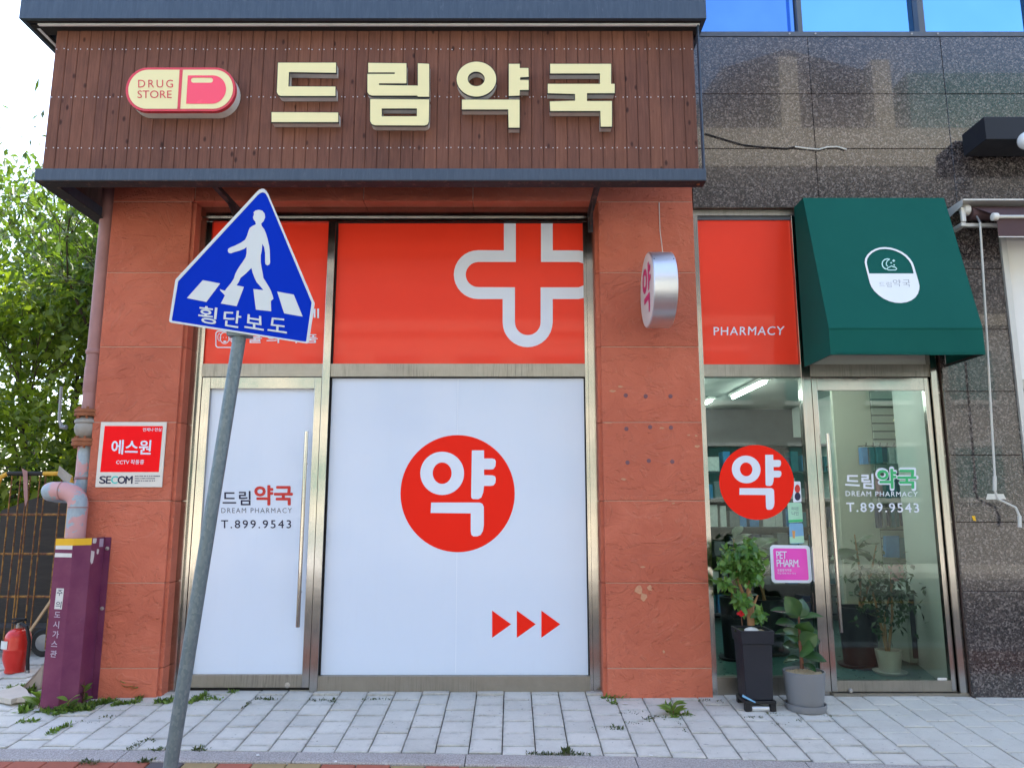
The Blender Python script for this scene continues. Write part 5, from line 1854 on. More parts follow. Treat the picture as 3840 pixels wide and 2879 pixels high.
def tree(label, base, H, r, seed, nleaf, leaf, mat, spread=.5, lean=(0, 0), lvl=4, clump=.28, group='trees beside the building', tone=(0, 1), drop=0.0, narrow=.58):
    rnd = random.Random(seed)
    g_ = np.random.default_rng(seed)
    t = thing('tree', label, 'tree', base, group)
    mb = MB()
    tips = []
    grow(mb, tips, Vector(base) - Vector((0, 0, .1)), Vector((lean[0], lean[1], 1)), H * .36, r, lvl, rnd, spread, .18, 3, .72)
    build('trunk', mb, M['bark'], t, smooth=True, recalc=False)
    tp = np.array([p[:] for p, d in tips]); td = np.array([d[:] for p, d in tips])
    k = g_.integers(0, len(tp), nleaf)
    pos = tp[k] + g_.normal(0, clump, (nleaf, 3)) * np.array([1, 1, .8])
    dr = td[k] * .4 + g_.normal(0, 1, (nleaf, 3)) + np.array([0, 0, -drop])
    nr = g_.normal(0, .6, (nleaf, 3)) + np.array([0, 0, 1.0])
    ln = leaf * g_.uniform(.6, 1.3, nleaf)
    cl_t = g_.uniform(0, 1, len(tp))[k]
    tn = np.clip(tone[0] + (tone[1] - tone[0]) * (.55 * cl_t + .45 * g_.uniform(0, 1, nleaf)), 0, 1)
    leaf_mesh('crown', pos, dr, nr, ln, ln * narrow, tn, mat, t)
    return t


tree('tall slender tree with dark branches rising behind the purple guard', (-6.9, 5.2, 0), 7.4, .11, 4, 5200, .15, M['leaf_tree'], lean=(.02, .0), clump=.30, tone=(.1, .9))
tree('airy tree standing behind the yellow barricade', (-8.6, 7.0, 0), 8.2, .13, 9, 5600, .16, M['leaf_tree'], lean=(.05, 0), clump=.36, tone=(.3, 1))
tree('small bright tree growing close behind the boards', (-6.4, 4.2, 0), 5.0, .06, 15, 5000, .125, M['leaf_bush'], lean=(-.05, .1), clump=.28, tone=(.1, .9))
tree('thin leaning tree with long drooping narrow leaves', (-5.6, 4.6, 0), 7.6, .05, 23, 2200, .17, M['leaf_tree'], lean=(-.10, .0), clump=.30, tone=(.4, 1), drop=1.0, narrow=.18, lvl=4)


def bush(label, ce, rx, ry, rz, n, leaf, seed, mat, tone=(0, 1), width=.5):
    g_ = np.random.default_rng(seed)
    t = thing('bush', label, 'bush', (ce[0], ce[1], 0), 'bushes behind the barricade')
    rnd = random.Random(seed)
    mb = MB()
    for k in range(9):
        a = rnd.uniform(0, 6.28)
        e = Vector((ce[0] + rx * .7 * math.cos(a), ce[1] + ry * .7 * math.sin(a), ce[2] + rz * rnd.uniform(-.2, .8)))
        b_ = Vector((ce[0], ce[1], 0))
        mb.tube([b_, b_.lerp(e, .5) + Vector((0, 0, .15)), e], [.02, .012, .005], 6)
    build('stems', mb, M['bark'], t)
    th = g_.uniform(0, 2 * np.pi, n); ph = np.arccos(g_.uniform(-.75, 1, n))
    rr_ = g_.uniform(.45, 1.05, n) ** .6
    lump = 1 + .18 * np.sin(th * 3 + seed) * np.sin(ph * 4)
    u = np.stack([np.sin(ph) * np.cos(th), np.sin(ph) * np.sin(th), np.cos(ph)], 1)
    pos = np.array(ce) + u * rr_[:, None] * lump[:, None] * np.array([rx, ry, rz])
    dr = u * .7 + g_.normal(0, .7, (n, 3)) + np.array([0, 0, -.3])
    nr = u * .5 + g_.normal(0, .5, (n, 3)) + np.array([0, 0, .8])
    ln = leaf * g_.uniform(.6, 1.3, n)
    tn = np.clip(tone[0] + (tone[1] - tone[0]) * g_.uniform(0, 1, n), 0, 1)
    leaf_mesh('foliage', pos, dr, nr, ln, ln * width, tn, mat, t)


bush('bright yellow green bush with broad leaves behind the barricade', (-5.9, 3.0, 1.75), 1.3, .8, 1.0, 3600, .13, 3, M['leaf_bush'], (.2, 1))
bush('dark green bush growing low behind the boards', (-4.9, 3.4, 1.0), 1.5, .8, 1.15, 4200, .12, 8, M['leaf_tree'], (0, .6))
bush('dense bush at the foot of the tall tree', (-7.6, 5.2, 1.3), 1.9, 1.0, 1.5, 4500, .14, 12, M['leaf_tree'], (.0, .8))

# ------------------------------------------------------------------ potted tree in the tall planter
cB = px(*c('O', 470, 1475), -.12)
fp = -.30                                       # planter front
def O_(x, y, Y):
    return px(*c('O', x, y), Y)


tl_, tr_ = O_(378, 860, fp), O_(630, 860, fp)
pzt = tl_.z
pzr = O_(500, 962, fp).z
bx0_, bx1_ = O_(400, 1400, fp).x, O_(612, 1400, fp).x
tx0, tx1 = tl_.x - .01, tr_.x
bxa, bxb = O_(385, 1000, fp).x, O_(608, 1000, fp).x
pzb = O_(500, 1405, fp).z
zgd = gz(-.15)
dep = tx1 - tx0
pt_ = thing('potted_tree', 'small leafy tree in a tall square charcoal planter', 'potted plant', ((tx0 + tx1) / 2, fp + dep / 2, pzb))
cxp, cyp = (tx0 + tx1) / 2, fp + dep / 2
hb_ = (bx1_ - bx0_) / 2; ht_ = (bxb - bxa) / 2 + .004


def frus(h0, z0, h1, z1):
    return [(cxp - h0, cyp - h0, z0), (cxp + h0, cyp - h0, z0), (cxp + h0, cyp + h0, z0), (cxp - h0, cyp + h0, z0), (cxp - h1, cyp - h1, z1), (cxp + h1, cyp - h1, z1), (cxp + h1, cyp + h1, z1), (cxp - h1, cyp + h1, z1)]


pot = build('planter', MB().hexa(frus(hb_, pzb, ht_, pzr)), M['planter'], pt_, bevel=.006)
m = MB()
R1, R2 = dep / 2 - .006, dep / 2
o_ = frus(R1, pzr - .002, R2, pzt)
ii = frus(R1 - .012, pzt - .05, R2 - .014, pzt)
m.add(o_ + ii, [(0, 1, 5, 4), (1, 2, 6, 5), (2, 3, 7, 6), (3, 0, 4, 7), (4, 5, 13, 12), (5, 6, 14, 13), (6, 7, 15, 14), (7, 4, 12, 15), (12, 13, 9, 8), (13, 14, 10, 9), (14, 15, 11, 10), (15, 12, 8, 11), (3, 2, 1, 0)])
build('rim', m, M['planter'], pot, bevel=.003)
build('soil', MB().box(cxp - R1 + .012, cxp + R1 - .012, cyp - R1 + .012, cyp + R1 - .012, pzt - .048, pzt - .022), M['gravel'], pt_)
build('pebble', MB().ball((cxp - .02, fp + .07, pzt - .012), .055, .035, .028, 14, 8, .06), M['white_stone'], pt_, smooth=True)
build('moss', MB().ball((cxp - .075, fp + .12, pzt - .018), .05, .05, .018, 10, 6, .2), M['leaf_moss'], pt_, smooth=True)
mb = MB()
zs_ = pzt - .03
def OP(x, y):
    return px(*c('O', x, y), cyp)


mb.tube([OP(445, 815), OP(436, 700), OP(428, 560), OP(430, 500), OP(415, 400), OP(430, 300)], [.022, .020, .017, .016, .012, .006], 9)
mb.tube([OP(460, 815), OP(458, 700), OP(448, 600), OP(420, 520)], [.016, .015, .014, .012], 8)
mb.tube([OP(458, 690), OP(480, 630), OP(500, 580)], [.011, .009, .006], 7)
mb.tube([OP(400, 600), OP(370, 530), OP(345, 450), OP(330, 350)], [.012, .011, .009, .005], 7)
mb.tube([OP(428, 600), OP(400, 640), OP(370, 590)], [.008, .006, .004], 6)
build('trunk', mb, M['bark_pale'], pt_, smooth=True)
g_ = np.random.default_rng(31)
cen = [(300, 290, 70, 60), (400, 240, 75, 60), (455, 330, 70, 80), (380, 370, 80, 60), (450, 440, 60, 50), (250, 490, 45, 35), (240, 330, 45, 40), (490, 430, 35, 35), (370, 650, 28, 50), (340, 600, 35, 25), (400, 600, 30, 40), (510, 740, 32, 50), (430, 190, 40, 28)]
ps = []
for x, y, sx, sy in cen:
    n = int(sx * sy / 45) + 10
    for _ in range(n):
        p = px(*c('O', g_.normal(x, sx * .55), g_.normal(y, sy * .55)), cyp + g_.normal(0, .07))
        ps.append(p[:])
ps = np.array(ps)
n = len(ps)
leaf_mesh('foliage', ps, g_.normal(0, .8, (n, 3)) + np.array([0, -.5, -.5]), g_.normal(0, .4, (n, 3)) + np.array([0, -.7, .8]), g_.uniform(.045, .085, n), g_.uniform(.028, .045, n), g_.uniform(0, 1, n), M['leaf_ficus'], pt_)
fm_ = MB()
for dx, dz in ((0, 0), (.018, .006), (-.016, .008), (.004, .02)):
    q = px(*c('O', 372, 733), cyp - .05)
    fm_.ball(q + Vector((dx, 0, dz)), .016, .012, .012, 8, 6, .25)
build('red_flower', fm_, M['red_flower'], pt_, smooth=True)
build('flower_stem', MB().tube([px(*c('O', 374, 745), cyp - .05), px(*c('O', 380, 820), cyp - .05)], .003, 6), M['stem_brown'], pt_)
# wheeled trolley
tz0, tz1 = gz(fp - .02), pzb - .001
tr = thing('plant_trolley', 'low black wheeled trolley under the tall charcoal planter', 'trolley', (cxp, cyp, gz(cyp)))
w_ = hb_ + .015
m = MB().box(cxp - w_, cxp + w_, cyp - w_, cyp + w_, tz1 - .022, tz1)
for sx in (-1, 1):
    for sy in (-1, 1):
        xx, yy = cxp + sx * (w_ - .022), cyp + sy * (w_ - .022)
        m.box(xx - .02, xx + .02, yy - .02, yy + .02, gz(yy) + .001, tz1 - .0225)
build('frame', m, M['black'], tr, bevel=.003)
build('axle', MB().tube([(cxp - w_ + .05, cyp - w_ + .02, tz1 - .055), (cxp + w_ - .05, cyp - w_ + .02, tz1 - .055)], .02, 12), M['alu'], tr, smooth=True)
build('side_tag', MB().add([(cxp - w_ - .02, cyp - w_ - .004, tz1 + .03), (cxp - w_ + .07, cyp - w_ - .006, tz1 - .012), (cxp - w_ + .075, cyp - w_ - .006, tz1 - .004), (cxp - w_ - .015, cyp - w_ - .004, tz1 + .045)], [(0, 1, 2, 3)]), M['sky_sticker'], tr)

# ------------------------------------------------------------------ rubber plant in the round pot
ry_ = -.22
zg_ = gz(-.36)
xc_ = (O_(700, 1180, ry_).x + O_(1015, 1180, ry_).x) / 2
rt = (O_(1015, 1180, ry_).x - O_(700, 1180, ry_).x) / 2
rb_ = (O_(990, 1400, ry_).x - O_(728, 1400, ry_).x) / 2
z0p = O_(860, 1455, ry_).z
z1p = O_(860, 1165, ry_).z
rp_ = thing('rubber_plant', 'broad leaved rubber plant in a round grey pot', 'potted plant', (xc_, ry_, gz(ry_)))
ptb = build('pot', MB().lathe([(.001, z0p + .012), (rb_, z0p + .012), (rb_ + .003, z0p + .02), (rt, z1p - .004), (rt, z1p), (rt - .008, z1p), (rt - .012, z1p - .04), (.001, z1p - .04)], (xc_, ry_, 0), 44), M['pot_grey'], rp_, smooth=True)
build('saucer', MB().lathe([(.001, gz(ry_) - .005), (rb_ + .014, gz(ry_) - .005), (rb_ + .022, z0p + .010), (rb_ + .022, z0p + .034), (rb_ + .014, z0p + .034), (rb_ + .012, z0p + .010), (.001, z0p + .010)], (xc_, ry_, 0), 44), M['pot_grey'], rp_, smooth=True)
gm = MB()
gr = random.Random(77)
for _ in range(420):
    a = gr.uniform(0, 6.283); r = (rt - .022) * math.sqrt(gr.random())
    s = gr.uniform(.007, .013)
    gm.ball((xc_ + r * math.cos(a), ry_ + r * math.sin(a), z1p - .028 + gr.uniform(0, .012)), s, s * gr.uniform(.7, 1.3), s * .7, 6, 4, .15, gr)
build('gravel', gm, M['gravel'], rp_, smooth=True, kind='stuff')
def RP(x, y, dy=0):
    return px(*c('O', x, y), ry_ + dy)


stm = [RP(845, 1150), RP(838, 1040), RP(825, 930), RP(822, 820), RP(818, 740)]
build('stem', MB().tube(stm, [.016, .013, .011, .009, .006], 10), M['stem_brown'], rp_, smooth=True)


def big_leaf(p0, p1, w, nrm, tone, parent, mat, name='leaf', bend=.12, fold=.12, rib=True):
    p0, p1 = Vector(p0), Vector(p1)
    d = p1 - p0
    L = d.length
    d.normalize()
    nn = (Vector(nrm) - d * Vector(nrm).dot(d)).normalized()
    sd = d.cross(nn)
    prof = [(0, .02), (.1, .34), (.25, .78), (.45, 1.0), (.65, .93), (.82, .62), (.93, .26), (1.0, .0)]
    vs, fs, tn = [], [], []
    for t, wd in prof:
        ce = p0 + d * L * t + nn * (L * bend * math.sin(t * math.pi)) - nn * (.05 * L * t)
        for s in (-1, -.5, 0, .5, 1):
            vs.append(ce + sd * (w / 2 * wd * s) + nn * (abs(s) * w * .5 * fold * wd))
            tn.append(tone + (.25 if s == 0 else 0))
    for i in range(len(prof) - 1):
        for j in range(4):
            fs.append((i * 5 + j, i * 5 + j + 1, i * 5 + 6 + j, i * 5 + 5 + j))
    m_ = MB().add(vs, fs)
    o = build(name, m_, mat, parent, smooth=True, recalc=False)
    at = o.data.attributes.new('tone', 'FLOAT', 'POINT')
    at.data.foreach_set('value', [min(1, x) for x in tn])
    return o


lv = [((820, 760), (715, 590), -.03, .115, .5, (-.2, -.9, .4)), ((815, 750), (858, 610), .05, .10, .4, (.3, -.9, .2)), ((820, 755), (600, 690), -.04, .085, .2, (-.1, -.4, .9)), ((822, 770), (1010, 740), -.02, .085, .6, (.1, -.3, .95)),
      ((822, 830), (640, 795), -.05, .095, .2, (-.2, -.5, .8)), ((824, 850), (900, 790), -.10, .12, .65, (.2, -.95, .3)), ((824, 900), (635, 870), -.04, .08, .1, (-.3, -.4, .8)), ((824, 880), (965, 850), .02, .10, .3, (.2, -.5, .8)),
      ((826, 960), (965, 890), -.07, .11, .55, (.3, -.9, .4)), ((826, 920), (700, 850), -.06, .095, .4, (-.4, -.8, .5)), ((832, 1010), (930, 1005), -.11, .12, .75, (.1, -.95, .4)), ((835, 1060), (1040, 1090), -.05, .10, .15, (.2, -.5, .8)),
      ((828, 990), (690, 960), .06, .085, .1, (-.3, -.4, .9)), ((838, 1080), (690, 1100), .08, .085, .05, (-.2, -.3, .95)), ((838, 1110), (955, 1175), -.08, .075, .1, (.2, -.4, .9)), ((828, 980), (985, 920), .06, .095, .2, (.3, -.4, .8))]
for (a, b, dy, w, tn, nr) in lv:
    big_leaf(RP(*a), RP(*b, dy), w * 1.18, nr, tn, rp_, M['leaf_rubber'], bend=.08, fold=.22)

# ------------------------------------------------------------------ weeds
def weed(label, u, v, h, n, seed, w=.03, spread=.6):
    b_ = gp(u, v)
    r_ = random.Random(seed)
    t = thing('weed_plant', label, 'weed', b_, 'weeds at the foot of the wall')
    mb = MB()
    tp_ = b_ + Vector((r_.uniform(-.03, .03), r_.uniform(-.02, .02), h))
    mb.tube([b_, b_.lerp(tp_, .5) + Vector((.01, 0, 0)), tp_], [.004, .003, .0015], 6)
    build('stem', mb, M['stem_brown'], t)
    for k in range(n):
        a = r_.uniform(0, 6.283)
        s = b_.lerp(tp_, r_.uniform(.05, .95))
        L = h * r_.uniform(.35, .6) if h > .12 else r_.uniform(.06, .11)
        e = s + Vector((math.cos(a) * L * spread, math.sin(a) * L * spread * .7, L * r_.uniform(.2, .8)))
        big_leaf(s, e, w * r_.uniform(.8, 1.3), (0, -.3, 1), r_.uniform(.1, .9), t, M['leaf_weed'], bend=.1)


weed('tall flowering weed at the foot of the left pier', *c('T1', 985, 105), .24, 8, 41, .05)
weed('broad leaved weed at the corner of the left pier', *c('T1', 1130, 130), .09, 9, 42, .06, 1.2)
weed('dark broad leaved weed beside the left pier base', *c('T1', 1255, 115), .10, 7, 43, .06, 1.1)
weed('upright weed with pointed leaves beside the purple guard', *c('T1', 715, 205), .16, 7, 44, .045, .7)
weed('bluish leafy weed growing below the purple guard', *c('T1', 335, 235), .10, 10, 45, .06, 1.1)
weed('low leafy weed at the front corner of the purple guard', *c('T1', 560, 265), .08, 8, 46, .045, 1.1)
weed('bright green weed in a paving joint by the right pier', *c('T3', 1390, 300), .07, 9, 47, .035, 1.3)


def tufts(name, spots, label, mat, dens=1.0, lf=.035):
    """spots: (crop,x0,y0,x1,y1,count,h)"""
    g2 = np.random.default_rng(5)
    P, Dr, Ln = [], [], []
    for k_, x0_, y0_, x1_, y1_, cnt, h in spots:
        a = gp(*c(k_, x0_, y0_)); b = gp(*c(k_, x1_, y1_))
        for _ in range(int(cnt * dens * .7)):
            f_ = g2.uniform(0, 1)
            q = a.lerp(b, f_) + Vector((g2.normal(0, .012), g2.normal(0, .014), 0))
            q.z = gzz(q.y) - .004
            P.append(q[:]); Dr.append((g2.normal(0, 1), g2.normal(0, 1), abs(g2.normal(.9, .6)))); Ln.append(h * g2.uniform(.5, 1.4))
    P, Dr, Ln = np.array(P), np.array(Dr), np.array(Ln)
    n_ = len(P)
    o = leaf_mesh(name, P, Dr, g2.normal(0, .6, (n_, 3)) + np.array([0, 0, 1.]), Ln, Ln * g2.uniform(.25, .5, n_), g2.uniform(0, 1, n_), mat)
    set_props(o, label, 'weeds', None, 'stuff')


tufts('ground_weeds', [('T1', 190, 280, 330, 160, 260, .05), ('T1', 230, 110, 320, 60, 160, .05), ('T1', 360, 260, 520, 290, 200, .04), ('T1', 520, 270, 800, 250, 420, .045), ('T1', 700, 240, 980, 180, 420, .04), ('T1', 960, 220, 1200, 190, 260, .035), ('T1', 1180, 170, 1330, 110, 200, .035),
      ('T1', 1340, 190, 1480, 190, 160, .04), ('T1', 1640, 200, 1780, 130, 220, .04), ('T1', 1660, 170, 1900, 165, 130, .03), ('T1', 1970, 110, 2030, 105, 60, .03), ('T1', 420, 470, 600, 380, 150, .035), ('T1', 160, 365, 330, 350, 110, .03), ('T3', 1330, 215, 1420, 330, 150, .04), ('T3', 1440, 290, 1560, 300, 60, .03),
      ('T3', 800, 150, 1030, 135, 190, .035), ('T3', 850, 190, 890, 200, 50, .03), ('T1', 60, 60, 240, 40, 130, .03), ('I', 60, 1020, 220, 1000, 90, .03)], 'low green weeds spreading round the purple guard and pier bases', M['leaf_weed'])
tufts('joint_weeds', [('T3', 140, 630, 680, 640, 240, .02), ('T3', 430, 625, 500, 620, 60, .035), ('T3', 870, 415, 965, 425, 70, .025), ('T3', 680, 420, 870, 415, 50, .012), ('T3', 1160, 320, 1190, 350, 40, .025), ('T3', 1190, 322, 1330, 320, 50, .02), ('T3', 910, 278, 1130, 282, 70, .014), ('T3', 970, 368, 1170, 370, 50, .014),
      ('T3', 1425, 360, 1500, 450, 50, .015), ('T3', 1600, 180, 1810, 180, 80, .02), ('T3', 1980, 318, 2160, 320, 70, .015), ('T2', 0, 160, 180, 170, 90, .025), ('T2', 450, 170, 690, 165, 80, .02), ('T2', 930, 170, 1160, 165, 70, .018), ('T2', 1120, 372, 1260, 374, 40, .01), ('T2', 660, 170, 690, 215, 30, .02),
      ('T1', 1330, 600, 1430, 590, 70, .025), ('T1', 1680, 595, 1770, 600, 70, .025), ('T1', 1110, 600, 1240, 520, 80, .02), ('T1', 1240, 520, 1350, 520, 50, .018), ('T1', 2090, 240, 2160, 190, 50, .02), ('T1', 700, 700, 830, 710, 100, .02), ('T1', 1200, 700, 1320, 690, 70, .025), ('T4', 30, 375, 170, 380, 50, .014), ('T4', 240, 340, 330, 342, 40, .014),
      ('T4', 0, 285, 100, 292, 40, .014), ('T4', 460, 303, 550, 303, 30, .012), ('T2', 550, 92, 1660, 95, 170, .012), ('T3', 0, 90, 740, 92, 120, .014), ('T1', 880, 310, 1000, 320, 50, .016), ('T1', 640, 360, 870, 365, 60, .014)], 'thin dry weeds and moss in the paving joints', M['leaf_moss'])
# scraps of litter
lit = MB()
lr = random.Random(8)
for k_, x_, y_, s_ in (('T1', 320, 262, .035), ('T1', 460, 285, .025), ('T1', 35, 578, .02), ('T1', 690, 618, .012), ('T1', 615, 636, .014), ('T1', 350, 370, .01), ('T2', 15, 655, .02), ('T2', 690, 708, .012), ('T3', 980, 205, .03), ('T3', 182, 505, .012), ('T3', 1205, 655, .016), ('T3', 180, 230, .015), ('T4', 645, 520, .015), ('T4', 1450, 265, .012), ('T1', 1300, 130, .03), ('T1', 1460, 170, .03), ('T2', 1110, 210, .02)):
    q = gp(*c(k_, x_, y_)) + Vector((0, 0, .004))
    lit.add([q + Vector((math.cos(a) * s_ * lr.uniform(.5, 1), math.sin(a) * s_ * lr.uniform(.4, .9), lr.uniform(0, .006))) for a in (0, 1.3, 2.5, 3.8, 5.1)], [(0, 1, 2, 3, 4)])
build('litter', lit, M['paper'], kind='stuff', cat='litter', label='small white scraps of litter scattered on the paving')
# ------------------------------------------------------------------ neighbour: lamp, cassette awning, window
def AW_(x, y, Y):
    return px(*c('AW', x, y), Y)


ly = -.34
q0, q1 = AW_(415, 185, ly), AW_(440, 455, ly)
lx0 = (q0.x + q1.x) / 2
lb = thing('wall_lamp', 'black box wall lamp with a white globe on the granite', 'lamp', (lx0 + .4, -.17, q1.z))
build('box', MB().box(lx0, lx0 + .9, ly, -.05, q1.z, q0.z), M['lamp_black'], lb, bevel=.004)
build('mount', MB().box(lx0 + .1, lx0 + .8, -.0495, -.003, q1.z + .03, q0.z - .03), M['lamp_black'], lb)
gq = AW_(905, 480, ly - .06)
build('globe', MB().ball((gq.x + .01, ly - .075, gq.z), .07, .07, .07, 24, 16), M['opal'], lb, smooth=True)
# cable
pts = [c('C', 175, 852), c('C', 300, 890), c('C', 420, 925), c('C', 560, 940), c('C', 700, 948), c('C', 760, 935)]
build('cable', MB().tube([px(*p, -.010) for p in pts], .0045, 6), M['cable'], cat='cable', label='thin black cable hanging across the granite wall', smooth=True)
pts = [c('C', 750, 938), c('C', 820, 948), c('C', 900, 955), c('C', 960, 940), c('C', 1020, 938), c('C', 1080, 955)]
build('conduit', MB().tube([px(*p, -.012) for p in pts], .0065, 8), M['white_rod'], cat='cable', label='short pale conduit fixed along a granite joint', smooth=True)


def S_(x, y, Y):
    return px(*c('S', x, y), Y)


ca = thing('retractable_awning', 'rolled brown canvas awning with white end brackets and crank', 'awning', (4.1, -.1, 2.9))
c0 = S_(357, 95, -.22)
zt_c = c0.z
xc0 = c0.x
build('cover', MB().box(xc0 + .0, xc0 + 2.5, -.22, -.004, zt_c - .012, zt_c), M['cassette'], ca)
build('cover_end', MB().add([(xc0 - .003, -.22, zt_c), (xc0 - .003, -.004, zt_c), (xc0 - .003, -.004, zt_c - .08), (xc0 - .003, -.21, zt_c - .05)], [(0, 1, 2, 3)]), M['cassette'], ca)
rl = S_(450, 190, -.13)
build('roller', MB().tube([(xc0 + .10, -.12, rl.z - .02), (xc0 + 2.5, -.12, rl.z - .02)], .055, 18), M['maroon'], ca, smooth=True)
build('gearbox', MB().lathe([(.035, 0), (.045, .01), (.045, .05), (.03, .06)], (xc0 + .035, -.13, rl.z + .005), 18, 'X'), M['cassette'], ca, smooth=True)
b0 = S_(385, 320, -.10); b1 = S_(430, 180, -.10)
m = MB().box(xc0 + .01, xc0 + .05, -.15, -.004, b0.z - .005, b0.z + .028)
m.box(xc0 + .012, xc0 + .048, -.16, -.135, b0.z + .0285, b1.z)
build('bracket', m, M['cassette'], ca, bevel=.006)
fa = S_(610, 235, -.28)
build('front_bar', MB().tube([(fa.x, -.28, fa.z), (fa.x + 2.0, -.28, fa.z)], .014, 12), M['white_rod'], ca, smooth=True)
build('bar_end', MB().lathe([(.024, -.03), (.030, -.026), (.030, .01), (.024, .014)], (fa.x, -.28, fa.z), 16, 'X'), M['white_return'], ca, smooth=True)
build('arm', MB().box(xc0 + .06, xc0 + 2.0, -.13, -.10, b0.z, b0.z + .026), M['cassette'], ca)
v0, v1 = S_(645, 260, -.275), S_(680, 390, -.275)
build('valance', MB().add([(fa.x + .01, -.272, fa.z - .012), (fa.x + 2, -.272, fa.z - .012), (fa.x + 2, -.272, v1.z), (fa.x + .01, -.272, v1.z)], [(0, 1, 2, 3)]), M['maroon'], ca)
build('valance_hem', MB().box(fa.x + .01, fa.x + 2, -.2745, -.2725, v1.z - .003, v1.z + .004), M['white_return'], ca)
build('canvas', MB().add([(xc0 + .10, -.15, rl.z + .03), (fa.x + 2, -.15, rl.z + .03), (fa.x + 2, -.279, fa.z + .012), (fa.x + .01, -.279, fa.z + .012)], [(0, 1, 2, 3)]), M['maroon'], ca)
# crank rod
cr0 = S_(488, 280, -.17)
crk = thing('crank_rod', 'long white awning crank rod hanging down the granite wall', 'crank', (cr0.x, -.17, 1.2))
ra = px(*c('T', 370, 490), -.12); rb2 = px(*c('T', 370, 560), -.12); rc_ = px(*c('T', 385, 600), -.12); rd2 = px(*c('T', 470, 640), -.12); re_ = px(*c('T', 488, 680), -.12); rf = px(*c('T', 490, 735), -.12)
build('rod', MB().tube([(cr0.x, -.17, cr0.z), (ra.x, -.12, ra.z), (rb2.x, -.12, rb2.z), (rc_.x, -.12, rc_.z), (rd2.x, -.12, rd2.z), (re_.x, -.12, re_.z), (rf.x, -.12, rf.z)], .0085, 10), M['white_rod'], crk, smooth=True)
build('grip', MB().tube([(ra.x, -.12, ra.z), (rb2.x, -.12, rb2.z)], .0135, 12), M['white_rod'], crk, smooth=True)
build('grip', MB().tube([(re_.x, -.12, re_.z), (rf.x, -.12, rf.z)], .0135, 12), M['white_rod'], crk, smooth=True)
build('hook', MB().tube([(cr0.x, -.17, cr0.z), (cr0.x - .012, -.16, cr0.z + .05), (cr0.x - .03, -.14, cr0.z + .11)], .008, 8), M['metal_grey'], crk, smooth=True)
for q, mt, lb_, nm in ((cl('T', [(335, 575), (412, 575), (425, 600), (328, 602)]), 'alu', 'clear tape stuck on the granite behind the crank rod', 'tape_strip'), (cl('T', [(260, 680), (275, 680), (282, 705), (268, 702)]), 'yellow', 'small torn yellow sticker on the granite', 'torn_sticker')):
    build(nm, plate([q], -.004, .001), M[mt], cat='sticker', label=lb_)

# neighbour window
nwz = S_(700, 1500, .03).z
nw = thing('neighbour_window', 'shop window with a blank white poster beside the granite column', 'shop window', (4.4, .03, 0))
xf = xn0
build('frame', MB().box(xf, xf + .045, -.02, .08, -.1, zg0 + .003), M['cassette'], nw)
build('poster', MB().box(xf + .05, xf + 2.2, .03, .035, nwz, zg0 + .0), M['poster'], nw)
build('rail', MB().box(xf + .0455, xf + 2.2, -.01, .08, nwz - .075, nwz - .002), M['wall_in'], nw)
build('pane', MB().box(xf + .0455, xf + 2.2, .03, .04, .1, nwz - .076), M['teal_glass'], nw)
build('sill', MB().box(xf + .0455, xf + 2.2, -.01, .08, -.1, .0995), M['cassette'], nw)
wl_ = MB().box(xf + 2.21, 14, .0, .4, -.3, zg0 + .003)
build('far_wall', wl_, M['granite'], nw)

# ------------------------------------------------------------------ inside the pharmacy
IX0, IX1 = xR0 + .1, xd1 + .55
IY0, IY1 = RYP + .06, 4.6
IZ = 2.72
struct('shop_floor', MB().box(IX0, IX1, RYP + .051, IY1, -.06, .004), M['floor_in'])
struct('shop_ceiling', MB().box(IX0, IX1, .41, IY1, IZ, IZ + .05), M['ceil_in'])
struct('shop_wall', MB().box(IX0, IX1, IY1, IY1 + .05, -.05, IZ), M['dark_shelf'])
struct('shop_wall', MB().box(IX0 - .05, IX0 - .001, .41, IY1, -.05, IZ), M['dark_shelf'])
struct('shop_wall', MB().box(IX1 + .001, IX1 + .05, .41, IY1, -.05, IZ), M['wall_in2'])
# right return wall just inside the door
ret = px(*c('R', 900, 420), .9)
rx_ = px(*c('R', 1165, 900), .16).x
m = MB()
wx0, wx1 = px(*c('R', 905, 300), 1.0).x, hx1 + .03
m.prism([[(wx1, .16, 0), (wx1 + .4, .16, 0), (wx0 + .5, 1.2, 0), (wx0, 1.2, 0)]], (0, 0, IZ - .002))
struct('shop_partition', m, M['wall_in2'])
build('doorstop_mat', MB().prism([[(wx1 - .20, .14, .0045), (wx1 - .005, .14, .0045), (wx1 - .05, .28, .0045), (wx1 - .20, .22, .0045)]], (0, 0, .006)), M['black'], cat='mat', label='black mat corner on the floor inside the glass door')
# strip lights
for i_, (x_, y_, z_) in enumerate(((IX0 + .35, 1.0, 0), (IX0 + 1.15, 1.0, 0), (IX0 + 1.9, 1.0, 0), (IX0 + .35, 2.6, 0), (IX0 + 1.15, 2.6, 0), (IX0 + 1.9, 2.6, 0), (IX0 + .6, 4.0, 0), (IX0 + 1.7, 4.0, 0))):
    lt = thing('strip_light', 'white fluorescent strip light hanging on the pharmacy ceiling', 'light', (x_, y_, IZ - .06), 'strip lights inside the pharmacy')
    build('housing', MB().box(x_ - .05, x_ + .05, y_ - .6, y_ + .6, IZ - .03, IZ - .001), M['ceil_in'], lt)
    build('tube', MB().tube([(x_, y_ - .58, IZ - .05), (x_, y_ + .58, IZ - .05)], .016, 8), M['tube'], lt, smooth=True)
